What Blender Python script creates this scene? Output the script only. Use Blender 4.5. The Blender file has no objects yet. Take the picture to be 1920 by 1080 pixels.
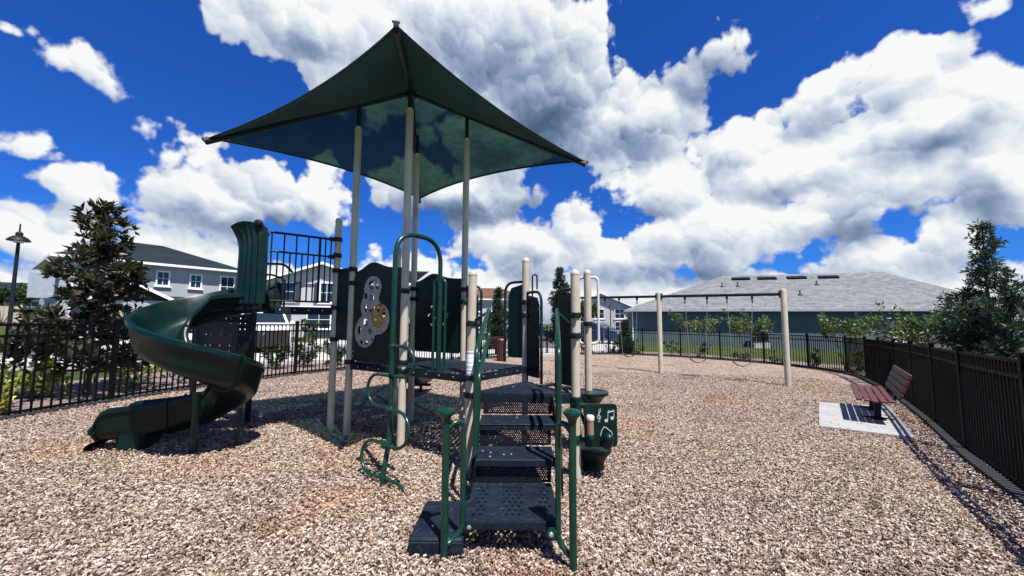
import bpy, math, random
import numpy as np
from mathutils import Vector, Matrix
from mathutils.geometry import tessellate_polygon
PI = math.pi
rad = math.radians
rng = random.Random(7)
nrg = np.random.default_rng(11)
SC = bpy.context.scene
COL = SC.collection
TILT = 0.023                      # the site falls gently from left to right
def gz(x, y=0.0): return -TILT * x

# ------------------------------------------------------------------ camera
cam_data = bpy.data.cameras.new('camera')
cam_data.sensor_width = 36.0
cam_data.lens = 745.0 / 1920.0 * 36.0
cam_data.clip_start = 0.05
cam_data.clip_end = 3000.0
camera = bpy.data.objects.new('camera', cam_data)
COL.objects.link(camera)
pitch = math.atan(63.0 / 745.0); roll = rad(0.3)
fw = Vector((0, math.cos(pitch), math.sin(pitch)))
u0 = Vector((0, -math.sin(pitch), math.cos(pitch))); r0 = Vector((1, 0, 0))
Rt = r0 * math.cos(roll) + u0 * math.sin(roll)
Up = -r0 * math.sin(roll) + u0 * math.cos(roll)
camera.matrix_world = Matrix(((Rt.x, Up.x, -fw.x, 0.0), (Rt.y, Up.y, -fw.y, 0.0), (Rt.z, Up.z, -fw.z, 1.5), (0, 0, 0, 1)))
SC.camera = camera

# ------------------------------------------------------------------ sun, exposure
SUN_DIR = Vector((0.26, -0.42, 1.0)).normalized()      # towards the sun
sun_data = bpy.data.lights.new('sun', 'SUN')
sun_data.energy = 5.0
sun_data.angle = rad(0.53)
sun_data.color = (1.0, 0.95, 0.88)
sun = bpy.data.objects.new('sun', sun_data)
COL.objects.link(sun)
sun.location = (5, -8, 20)
sun.rotation_euler = SUN_DIR.to_track_quat('Z', 'Y').to_euler()
SC.view_settings.view_transform = 'Standard'
SC.view_settings.look = 'None'
SC.view_settings.exposure = 1.0
SC.view_settings.gamma = 1.0
SC.view_settings.use_curve_mapping = False

# ------------------------------------------------------------------ world: sky and cumulus
world = bpy.data.worlds.new('World')
SC.world = world
world.use_nodes = True
WT = world.node_tree
WT.nodes.clear()

class NB:
    """small helper for building node trees"""
    def __init__(s, tree): s.t = tree; s.n = tree.nodes; s.l = tree.links
    def put(s, sock, v):
        if isinstance(v, bpy.types.NodeSocket): s.l.new(v, sock)
        elif v is not None: sock.default_value = v
    def node(s, typ, **kw):
        n = s.n.new(typ)
        for k, v in kw.items(): setattr(n, k, v)
        return n
    def m(s, op, a=None, b=None, c=None, clamp=False):
        n = s.n.new('ShaderNodeMath'); n.operation = op; n.use_clamp = clamp
        for i, v in enumerate((a, b, c)):
            if v is not None: s.put(n.inputs[i], v)
        return n.outputs[0]
    def vm(s, op, a=None, b=None, c=None):
        n = s.n.new('ShaderNodeVectorMath'); n.operation = op
        for i, v in enumerate((a, b, c)):
            if v is not None: s.put(n.inputs[i], v)
        return n.outputs['Value'] if op in ('LENGTH', 'DOT_PRODUCT', 'DISTANCE') else n.outputs[0]
    def mix(s, f, a, b, blend='MIX'):
        n = s.n.new('ShaderNodeMix'); n.data_type = 'RGBA'; n.blend_type = blend
        s.put(n.inputs['Factor'], f); s.put(n.inputs[6], a); s.put(n.inputs[7], b)
        return n.outputs[2]
    def mr(s, v, a, b, c=0.0, d=1.0, smooth=True):
        n = s.n.new('ShaderNodeMapRange'); n.interpolation_type = 'SMOOTHSTEP' if smooth else 'LINEAR'
        s.put(n.inputs[0], v)
        for i, x in enumerate((a, b, c, d)): s.put(n.inputs[i + 1], x)
        return n.outputs[0]
    def noise(s, vec, scale, detail=4, rough=0.5, dim='3D', out=0, dist=0.0, lac=2.0):
        n = s.n.new('ShaderNodeTexNoise'); n.noise_dimensions = dim
        if vec is not None: s.put(n.inputs['Vector'], vec)
        s.put(n.inputs['Scale'], scale); s.put(n.inputs['Detail'], detail); s.put(n.inputs['Roughness'], rough)
        s.put(n.inputs['Distortion'], dist); s.put(n.inputs['Lacunarity'], lac)
        return n.outputs[out]
    def vor(s, vec, scale, feature='F1', out='Distance', dim='3D', rnd=1.0, smooth=0.5):
        n = s.n.new('ShaderNodeTexVoronoi'); n.voronoi_dimensions = dim; n.feature = feature
        if vec is not None: s.put(n.inputs['Vector'], vec)
        s.put(n.inputs['Scale'], scale); s.put(n.inputs['Randomness'], rnd)
        if feature == 'SMOOTH_F1': s.put(n.inputs['Smoothness'], smooth)
        return n.outputs[out]
    def ramp(s, f, stops, interp='LINEAR'):
        n = s.n.new('ShaderNodeValToRGB'); n.color_ramp.interpolation = interp
        e = n.color_ramp.elements
        while len(e) < len(stops): e.new(0.5)
        for el, (p, c) in zip(e, stops): el.position = p; el.color = (*c, 1.0) if len(c) == 3 else c
        s.put(n.inputs[0], f)
        return n.outputs[0]
    def xyz(s, v):
        n = s.n.new('ShaderNodeSeparateXYZ'); s.put(n.inputs[0], v); return n.outputs
    def cxyz(s, x=0.0, y=0.0, z=0.0):
        n = s.n.new('ShaderNodeCombineXYZ')
        for i, v in enumerate((x, y, z)): s.put(n.inputs[i], v)
        return n.outputs[0]

# cumulus heads: (azimuth, elevation, half width, half height, weight) in degrees of the sky
CLOUDS = [
    (-52.7, 24.9, 2.4, 1.8, 0.34), (-48.9, 23.8, 3.2, 2.0, 0.4), (-52.1, 15.5, 2.0, 2.0, 0.4), (-49.3, 12.5, 4.3, 2.2, 0.43), (-50.8, 7.7, 5.7, 3.9, 0.67), 
    (-41.2, 17.7, 2.9, 2.6, 0.49), (-37.8, 17.8, 6.0, 3.5, 0.63), (-35.1, 14.8, 10.9, 5.5, 0.89), (-27.0, 15.4, 5.0, 4.3, 0.74), (-28.6, 34.5, 11.7, 6.2, 1.08), 
    (-18.9, 33.3, 13.7, 7.7, 1.21), (-2.6, 37.0, 19.2, 8.2, 1.32), (6.3, 29.9, 11.6, 8.6, 1.26), (17.0, 26.5, 11.5, 6.4, 1.1), (-1.7, 25.4, 12.5, 6.4, 1.01), 
    (24.8, 30.7, 6.3, 3.7, 0.55), (33.0, 30.4, 7.3, 2.8, 0.39), (39.3, 31.7, 2.3, 3.0, 0.33), (-7.1, 17.9, 14.1, 4.8, 0.79), (8.9, 13.5, 6.5, 5.1, 0.92), 
    (3.1, 11.0, 13.0, 5.6, 0.91), (15.9, 8.4, 11.3, 4.7, 0.78), (20.3, 17.1, 8.4, 4.5, 0.8), (26.1, 11.4, 11.3, 6.1, 1.07), (29.6, 21.7, 5.7, 3.6, 0.66), 
    (36.2, 17.6, 10.5, 4.3, 0.8), (42.7, 14.8, 8.7, 4.9, 0.9), (39.3, 11.7, 9.5, 2.8, 0.52), (40.0, 24.5, 5.8, 3.8, 0.72), (45.7, 24.1, 6.7, 3.8, 0.77), 
    (51.3, 20.5, 3.7, 4.0, 0.77), (47.4, 19.1, 8.7, 4.2, 0.82), (51.8, 13.3, 3.9, 5.9, 1.04), (51.5, 27.8, 3.7, 1.4, 0.3), (43.1, 7.1, 5.3, 3.7, 0.65), 
    (48.8, 7.8, 5.1, 4.0, 0.69), (0, 2.2, 100, 5.8, 0.7), (-36, 5, 16, 4.5, 0.7), (85, 22, 24, 14, 1), (-90, 18, 26, 12, 1), (175, 22, 60, 14, 1), 
    
]
# where the cloud decks are thick and grey from below
GREY = [
    (3.9, 29.3, 11.8, 7.0, 0.9), (27.4, 30.1, 8.3, 3.9, 0.9), (34.1, 30.1, 6.1, 2.6, 0.9), (15.5, 25.3, 9.6, 3.9, 0.55), (-7.9, 15.7, 12.9, 2.4, 0.95), 
    (-0.1, 16.6, 8.6, 2.9, 0.7), (-33.8, 11.2, 9.2, 2.0, 0.85), (40.7, 10.6, 6.3, 1.6, 0.85), (50.5, 14.1, 2.9, 4.3, 0.5), (-5.1, 37.5, 13.5, 3.8, 0.35), 
    (24.7, 5.9, 9.6, 1.8, 0.6), (45.7, 17.5, 7.9, 2.1, 0.35), 
]

w = NB(WT)
tc = w.node('ShaderNodeTexCoord')
dx, dy, dz = w.xyz(tc.outputs['Generated'])[:3]
az = w.m('ARCTAN2', dx, dy)
el = w.m('ARCSINE', dz)
PA = w.cxyz(az, el, 0.0)
wv = w.noise(PA, 8.0, 3, 0.55, '2D', out=1)
PW = w.vm('MULTIPLY_ADD', w.vm('SUBTRACT', wv, (0.5, 0.5, 0.5)), (0.11, 0.07, 0.0), PA)
def heaps(p):
    acc = None
    for a_, e_, rx, ry, wt in CLOUDS:
        sx, sy = 1 / rad(rx), 1 / rad(ry)
        q = w.vm('MULTIPLY_ADD', p, (sx, sy, 0), (-rad(a_) * sx, -rad(e_) * sy, 0))
        v = w.m('MULTIPLY_ADD', w.vm('LENGTH', q), -wt, wt)
        acc = v if acc is None else w.m('MAXIMUM', acc, v)
    return acc
acc = heaps(PW)
acc2 = heaps(w.vm('ADD', PW, (0.012, 0.034, 0)))
big = w.noise(PA, 4.6, 7, 0.58, '2D')
PB = w.vm('MULTIPLY_ADD', w.vm('SUBTRACT', w.noise(PA, 15.0, 3, 0.6, '2D', out=1), (0.5, 0.5, 0.5)), (0.055, 0.055, 0), PA)
L2 = Vector((0.42, 0.90, 0.0))
def puffs(scale, smooth):
    """rounded heads: distance field and how far each faces the sun"""
    v = w.node('ShaderNodeTexVoronoi', voronoi_dimensions='2D', feature='SMOOTH_F1')
    w.put(v.inputs['Vector'], PB); v.inputs['Scale'].default_value = scale; v.inputs['Smoothness'].default_value = smooth
    f = w.vm('DOT_PRODUCT', w.vm('SUBTRACT', PB, v.outputs['Position']), tuple(L2 * scale))
    return v.outputs['Distance'], f
d1, f1 = puffs(7.5, 0.38)
d2, f2 = puffs(19.0, 0.42)
d3, f3 = puffs(48.0, 0.45)
M0 = w.m('MULTIPLY_ADD', big, 1.3, -0.36)
M0 = w.m('MULTIPLY_ADD', d1, -0.48, M0)
M0 = w.m('MULTIPLY_ADD', d2, -0.22, M0)
M0 = w.m('MULTIPLY_ADD', d3, -0.11, M0)
F0 = w.m('ADD', acc, M0)
mask = w.mr(F0, -0.02, 0.14)
puff = w.m('MULTIPLY_ADD', f1, 0.28, w.m('MULTIPLY_ADD', f2, 0.14, w.m('MULTIPLY', f3, 0.06)))
top = w.m('SUBTRACT', acc, acc2)             # bright crowns, grey undersides
gacc = None
for a_, e_, rx, ry, wt in GREY:
    sx, sy = 1 / rad(rx), 1 / rad(ry)
    q = w.vm('MULTIPLY_ADD', PW, (sx, sy, 0), (-rad(a_) * sx, -rad(e_) * sy, 0))
    v = w.mr(w.vm('LENGTH', q), 0.1, 1.25, wt, 0.0)
    gacc = v if gacc is None else w.m('MAXIMUM', gacc, v)
lit = w.m('ADD', puff, w.m('MULTIPLY_ADD', big, 0.55, 0.50))
lit = w.m('MULTIPLY_ADD', top, 0.75, lit)
lit = w.m('ADD', lit, w.mr(F0, 0.05, 0.9, 0.10, -0.06))
lit = w.m('SUBTRACT', lit, w.m('MULTIPLY', gacc, w.m('MULTIPLY_ADD', M0, -0.22, 0.40)), clamp=True)
cloud_col = w.ramp(lit, [(0.0, (0.060, 0.115, 0.20)), (0.25, (0.135, 0.20, 0.33)), (0.5, (0.31, 0.385, 0.55)), (0.76, (0.62, 0.685, 0.79)), (1.0, (0.95, 0.965, 0.97))])
sky = w.node('ShaderNodeTexSky', sky_type='NISHITA')
sky.sun_disc = False
sky.sun_elevation = math.asin(SUN_DIR.z)
sky.sun_rotation = math.atan2(SUN_DIR.x, SUN_DIR.y)
sky.air_density = 1.0; sky.dust_density = 0.3; sky.ozone_density = 3.0
blue = w.mix(1.0, sky.outputs[0], (0.115, 0.40, 1.02, 1.0), 'MULTIPLY')
STR = 0.066
cl = w.vm('SCALE', cloud_col); cl.node.inputs['Scale'].default_value = 0.495 / STR
col = w.mix(mask, blue, cl)
bg = w.node('ShaderNodeBackground')
bg.inputs['Strength'].default_value = STR
w.put(bg.inputs['Color'], col)
wo = w.node('ShaderNodeOutputWorld')
w.put(wo.inputs[0], bg.outputs[0])
try: world.cycles.sampling_method = 'MANUAL'; world.cycles.sample_map_resolution = 512
except Exception: pass

# ------------------------------------------------------------------ materials
MATS = {}
def mat(name, color=(.5, .5, .5), rough=0.5, metal=0.0, spec=0.5, var=0.0, vscale=8.0, bump=0.0, bscale=60.0, bdist=0.01, coat=0.0, build=None, dirt=None):
    m_ = bpy.data.materials.new(name); m_.use_nodes = True
    nt = m_.node_tree; nb = NB(nt)
    bs = nt.nodes['Principled BSDF']
    bs.inputs['Base Color'].default_value = (*color, 1)
    bs.inputs['Roughness'].default_value = rough
    bs.inputs['Metallic'].default_value = metal
    bs.inputs['Specular IOR Level'].default_value = spec
    bs.inputs['Coat Weight'].default_value = coat
    if coat: bs.inputs['Coat Roughness'].default_value = 0.12
    co = nb.node('ShaderNodeNewGeometry').outputs['Position']
    if var:
        f = nb.noise(co, vscale, 5, 0.6)
        lo = tuple(c * (1 - var) for c in color) + (1,); hi = tuple(min(1, c * (1 + var)) for c in color) + (1,)
        c = nb.mix(nb.mr(f, .25, .75), lo, hi)
        if dirt:
            c = nb.mix(nb.mr(nb.noise(co, vscale * 3.1, 6, 0.7), .52, .8, 0, dirt[1]), c, (*dirt[0], 1))
        nb.put(bs.inputs['Base Color'], c)
        nb.put(bs.inputs['Roughness'], nb.mr(nb.noise(co, vscale * 2.3, 4, .6), .2, .8, max(0, rough - .1), min(1, rough + .12)))
    if bump:
        b = nb.node('ShaderNodeBump'); b.inputs['Strength'].default_value = bump; b.inputs['Distance'].default_value = bdist
        nb.put(b.inputs['Height'], nb.noise(co, bscale, 4, .6)); nb.put(bs.inputs['Normal'], b.outputs[0])
    if build: build(nb, bs, co)
    MATS[name] = m_
    return m_

def bump_to(nb, bs, h, strength, dist):
    b = nb.node('ShaderNodeBump'); b.inputs['Strength'].default_value = strength; b.inputs['Distance'].default_value = dist
    nb.put(b.inputs['Height'], h); nb.put(bs.inputs['Normal'], b.outputs[0])

MULCH = [(0.0, (.016, .011, .009)), (0.18, (.058, .039, .030)), (0.34, (.165, .116, .085)), (0.50, (.268, .202, .155)), (0.66, (.360, .288, .235)), (0.82, (.44, .37, .315)), (1.0, (.60, .55, .50))]
def mulch_tint(nb, co, c):
    damp = nb.noise(nb.vm('ADD', co, (3.1, 9.7, 0)), 1.15, 6, .62)
    c = nb.mix(nb.mr(damp, .34, .58, .42, 0), c, (.60, .55, .52, 1), 'MULTIPLY')
    fine = nb.noise(co, 9.0, 4, .65)
    c = nb.mix(nb.mr(fine, .30, .50, .35, 0), c, (.58, .52, .48, 1), 'MULTIPLY')
    """large patches: raked greyish mauve, fresh tan and scuffed orange"""
    big = nb.noise(co, 0.33, 3, .55)
    c = nb.mix(nb.mr(big, .42, .62, 0, .55), c, (.93, .88, .98, 1), 'MULTIPLY')
    warm = nb.noise(nb.vm('ADD', co, (7.3, 2.1, 0)), 0.62, 4, .6)
    c = nb.mix(nb.mr(warm, .54, .72, 0, .75), c, (1.10, .84, .64, 1), 'MULTIPLY')
    sp = None
    for (x, y, rx, ry) in ((3.1, 14.0, .75, .5), (6.35, 11.5, .7, .5), (5.45, 12.25, .7, .5), (-4.7, 4.35, .7, .45), (-3.0, 4.0, .9, .4), (-1.2, 3.5, .6, .4), (.1, 2.2, .8, .35)):
        q = nb.vm('LENGTH', nb.vm('MULTIPLY', nb.vm('SUBTRACT', co, (x, y, 0)), (1 / rx, 1 / ry, 0)))
        v = nb.m('SUBTRACT', 1.0, q); sp = v if sp is None else nb.m('MAXIMUM', sp, v)
    sp = nb.m('ADD', sp, nb.m('MULTIPLY', nb.m('SUBTRACT', nb.noise(co, 2.5, 4, .6), .5), 1.4))
    c = nb.mix(nb.mr(sp, -.1, .7, 0, .42), c, (.95, .72, .55, 1), 'MULTIPLY')
    return c
def b_mulch(nb, bs, co):
    wv = nb.vm('MULTIPLY_ADD', nb.vm('SUBTRACT', nb.noise(co, 14, 2, .5, out=1), (.5, .5, .5)), (.05, .05, 0), co)
    st = nb.vm('MULTIPLY', wv, (1.0, 1.6, .3))
    v1 = nb.vor(st, 34.0, 'F1', 'Color', '2D')
    d1 = nb.vor(st, 34.0, 'F1', 'Distance', '2D')
    f = nb.xyz(v1)[0]
    f2 = nb.noise(co, 90, 4, .7)
    ff = nb.m('MULTIPLY_ADD', f2, .55, nb.m('MULTIPLY_ADD', f, .75, -.13))
    ff = nb.m('SUBTRACT', ff, nb.mr(d1, .45, .85, 0, .30))
    c = nb.ramp(ff, MULCH)
    nb.put(bs.inputs['Base Color'], mulch_tint(nb, co, c))
    bump_to(nb, bs, nb.m('SUBTRACT', ff, nb.m('MULTIPLY', d1, .5)), .7, .02)
mat('mulch', rough=.9, spec=.2, build=b_mulch)
def b_chip(nb, bs, co):
    at = nb.node('ShaderNodeAttribute', attribute_name='tone')
    f = nb.m('ADD', at.outputs['Fac'], nb.m('MULTIPLY', nb.m('SUBTRACT', nb.noise(co, 160, 3, .6), .5), .22))
    nb.put(bs.inputs['Base Color'], mulch_tint(nb, co, nb.ramp(f, MULCH)))
mat('wood_chip', rough=.85, spec=.25, build=b_chip)
def b_bed(nb, bs, co):
    f = nb.noise(co, 30, 5, .7)
    nb.put(bs.inputs['Base Color'], nb.ramp(f, [(.3, (.03, .022, .02)), (.5, (.16, .12, .11)), (.62, (.32, .26, .25)), (.8, (.5, .45, .44))]))
    bump_to(nb, bs, f, .8, .03)
mat('bed_mulch', rough=.95, spec=.1, build=b_bed)
def b_grass(nb, bs, co):
    f = nb.noise(co, 1.3, 4, .6); f2 = nb.noise(co, 55, 3, .7)
    c = nb.mix(nb.mr(f, .3, .7), (.032, .050, .014, 1), (.080, .088, .030, 1))
    c = nb.mix(nb.mr(f2, .35, .7, 0, .6), c, (.03, .055, .012, 1))
    nb.put(bs.inputs['Base Color'], c); bump_to(nb, bs, f2, .8, .05)
mat('lawn', rough=.95, spec=.1, build=b_grass)
def b_conc(col):
    def f_(nb, bs, co):
        f = nb.noise(co, 2.2, 6, .65); f2 = nb.noise(co, 120, 3, .6)
        c = nb.mix(nb.mr(f, .3, .7), tuple(c * .8 for c in col) + (1,), (*col, 1))
        c = nb.mix(nb.mr(nb.noise(co, 5.5, 7, .72), .56, .74, 0, .55), c, tuple(c * .5 for c in col) + (1,))
        c = nb.mix(nb.mr(f2, .3, .75, 0, .3), c, tuple(c * .55 for c in col) + (1,))
        nb.put(bs.inputs['Base Color'], c); bump_to(nb, bs, f2, .25, .004)
    return f_
mat('concrete', rough=.9, spec=.2, build=b_conc((.45, .45, .44)))
mat('slab_concrete', rough=.9, spec=.2, build=b_conc((.31, .315, .31)))
mat('kerb_concrete', rough=.9, spec=.2, build=b_conc((.035, .039, .042)))
mat('asphalt', rough=.9, spec=.2, build=b_conc((.13, .13, .14)))
mat('beige_steel', (.41, .365, .285), .42, var=.10, vscale=5, dirt=((.20, .15, .11), .35))
mat('cap_beige', (.52, .50, .44), .4)
mat('green_steel', (.0015, .029, .018), .30, spec=.4, var=.2, vscale=9, coat=.12, dirt=((.03, .05, .04), .5))
mat('green_plastic', (.0008, .012, .0105), .34, spec=.3, var=.3, vscale=4, bump=.1, bscale=140, bdist=.002, dirt=((.010, .020, .019), .5))
mat('dark_green', (.0015, .012, .010), .45, spec=.3, var=.2, vscale=6)
mat('deck_vinyl', (.005, .010, .020), .6, spec=.17, var=.35, vscale=7, bump=.15, bscale=220, bdist=.003, dirt=((.16, .14, .12), .3))
mat('riser_vinyl', (.005, .007, .011), .6, spec=.2, var=.3, vscale=9)
mat('black_steel', (.004, .005, .008), .5, spec=.25, var=.2, vscale=7)
mat('fence_black', (.0025, .003, .004), .55, spec=.10, var=.25, vscale=4)
mat('zinc', (.62, .63, .62), .3, metal=.8)
mat('bubble_beige', (.31, .29, .25), .5, var=.08)
mat('gear_yellow', (.52, .27, .02), .45, var=.1)
mat('white_mark', (.42, .47, .45), .5)
mat('sticker', (.72, .74, .76), .4)
mat('ink', (.03, .03, .035), .6)
mat('shaker_clear', (.25, .16, .10), .2, coat=.5)
mat('maroon', (.070, .014, .016), .5, var=.25, vscale=12, bump=.2, bscale=90, bdist=.003)
mat('chain', (.34, .36, .38), .35, metal=.7)
mat('rubber', (.012, .012, .014), .6)
mat('rope_white', (.6, .58, .54), .8)

def b_fabric(nb, bs, co):
    # knitted shade cloth: light passes the weave, less of it the flatter it is crossed
    nt = nb.t
    bs.inputs['Base Color'].default_value = (.0015, .007, .0065, 1); bs.inputs['Roughness'].default_value = .8
    tr = nb.node('ShaderNodeBsdfTransparent'); tr.inputs[0].default_value = (.36, .74, .64, 1)
    tl = nb.node('ShaderNodeBsdfTranslucent'); tl.inputs[0].default_value = (.0007, .006, .005, 1)
    add = nb.node('ShaderNodeMixShader'); add.inputs[0].default_value = .5
    nb.put(add.inputs[1], bs.outputs[0]); nb.put(add.inputs[2], tl.outputs[0])
    lw = nb.node('ShaderNodeLayerWeight'); lw.inputs['Blend'].default_value = .5
    wv = nb.noise(nb.vm('MULTIPLY', co, (2, 2, 9)), 3.0, 3, .6)
    f = nb.m('MULTIPLY', nb.mr(lw.outputs['Facing'], .30, .80, .105, .0), nb.mr(wv, .3, .7, .75, 1.15))
    mx = nb.node('ShaderNodeMixShader')
    nb.put(mx.inputs[0], f); nb.put(mx.inputs[1], add.outputs[0]); nb.put(mx.inputs[2], tr.outputs[0])
    out = [n for n in nt.nodes if n.type == 'OUTPUT_MATERIAL'][0]
    nb.put(out.inputs[0], mx.outputs[0])
mat('shade_fabric', build=b_fabric)

def b_shingle(dark, light):
    def f_(nb, bs, co):
        x, y, z = nb.xyz(co)[:3]
        n = nb.node('ShaderNodeTexBrick'); n.offset = .5
        n.inputs['Scale'].default_value = 1.0; n.inputs['Brick Width'].default_value = .55; n.inputs['Row Height'].default_value = .10
        n.inputs['Mortar Size'].default_value = .006; n.inputs['Bias'].default_value = 0.0
        n.inputs['Color1'].default_value = (*dark, 1); n.inputs['Color2'].default_value = (*light, 1); n.inputs['Mortar'].default_value = tuple(c * .35 for c in dark) + (1,)
        nb.put(n.inputs['Vector'], nb.cxyz(nb.m('ADD', nb.m('MULTIPLY', x, .95), nb.m('MULTIPLY', y, -.3)), z, 0.0))
        c = nb.mix(nb.mr(nb.noise(co, 1.1, 6, .7), .3, .7, 0, .6), n.outputs[0], tuple(c * .72 for c in light) + (1,))
        c = nb.mix(nb.mr(nb.noise(nb.vm('MULTIPLY', co, (1, 1, 4)), 4.5, 5, .7), .45, .7, 0, .55), c, tuple(min(1, c * 1.3) for c in light) + (1,))
        nb.put(bs.inputs['Base Color'], c); bump_to(nb, bs, nb.noise(co, 9, 4, .6), .4, .05)
    return f_
mat('shingle_grey', rough=.95, spec=.1, build=b_shingle((.085, .09, .098), (.185, .19, .20)))
mat('shingle_dark', rough=.95, spec=.1, build=b_shingle((.008, .013, .018), (.017, .025, .032)))
mat('shingle_brown', rough=.95, spec=.1, build=b_shingle((.07, .035, .03), (.13, .07, .06)))
mat('stucco_teal', (.088, .120, .135), .9, spec=.1, var=.08, vscale=.8, bump=.3, bscale=60, bdist=.01)
mat('stucco_grey', (.31, .33, .36), .9, spec=.1, var=.06, vscale=.7, bump=.3, bscale=50, bdist=.01)
mat('stucco_pale', (.42, .42, .43), .9, spec=.1, var=.05, vscale=.7, bump=.3, bscale=50, bdist=.01)
mat('stucco_tan', (.38, .33, .27), .9, spec=.1, var=.05, vscale=.7)
mat('trim_white', (.74, .75, .76), .6)
mat('window_glass', (.012, .02, .026), .06, spec=.8)
mat('shutter_dark', (.03, .033, .04), .6)
mat('garage_door', (.26, .28, .30), .6)
mat('bark', (.10, .08, .065), .9, spec=.1, var=.35, vscale=20, bump=.6, bscale=50, bdist=.01)
mat('car_white', (.72, .73, .74), .25, coat=.6)
mat('car_dark', (.014, .018, .032), .25, coat=.6)
mat('car_blue', (.02, .035, .09), .25, coat=.6)
mat('car_black', (.012, .013, .016), .5)
mat('headlight', (.55, .58, .6), .08, coat=.5)
mat('chrome', (.7, .71, .72), .12, metal=1.0)
mat('galvanised', (.42, .46, .50), .45, metal=.5, var=.1)
mat('lamp_black', (.005, .008, .012), .55, spec=.25)
mat('ac_grey', (.10, .11, .115), .6)

def leafmat(name, dark, light, extra=None):
    m_ = bpy.data.materials.new(name); m_.use_nodes = True
    nt = m_.node_tree; nb = NB(nt); bs = nt.nodes['Principled BSDF']
    at = nb.node('ShaderNodeAttribute', attribute_name='tone')
    st = [(0.0, dark), (.75, light)]
    if extra: st += [(.8, extra), (1.0, extra)]
    c = nb.ramp(at.outputs['Fac'], st)
    nb.put(bs.inputs['Base Color'], c); bs.inputs['Roughness'].default_value = .42; bs.inputs['Specular IOR Level'].default_value = .4
    tl = nb.node('ShaderNodeBsdfTranslucent'); nb.put(tl.inputs[0], nb.mix(1.0, c, (1.3, 1.5, .5, 1), 'MULTIPLY'))
    mx = nb.node('ShaderNodeMixShader'); mx.inputs[0].default_value = .22
    nb.put(mx.inputs[1], bs.outputs[0]); nb.put(mx.inputs[2], tl.outputs[0])
    out = [n for n in nt.nodes if n.type == 'OUTPUT_MATERIAL'][0]; nb.put(out.inputs[0], mx.outputs[0])
    MATS[name] = m_
leafmat('leaf_magnolia', (.010, .016, .010), (.032, .044, .022), (.075, .055, .03))
leafmat('leaf_conifer', (.012, .026, .018), (.038, .062, .036))
leafmat('leaf_myrtle', (.028, .055, .018), (.085, .125, .035), (.16, .17, .05))
leafmat('leaf_shrub', (.016, .034, .012), (.055, .085, .026))
leafmat('leaf_variegated', (.08, .11, .018), (.27, .29, .05), (.60, .56, .22))
leafmat('leaf_tree', (.016, .032, .012), (.05, .078, .028))

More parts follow.
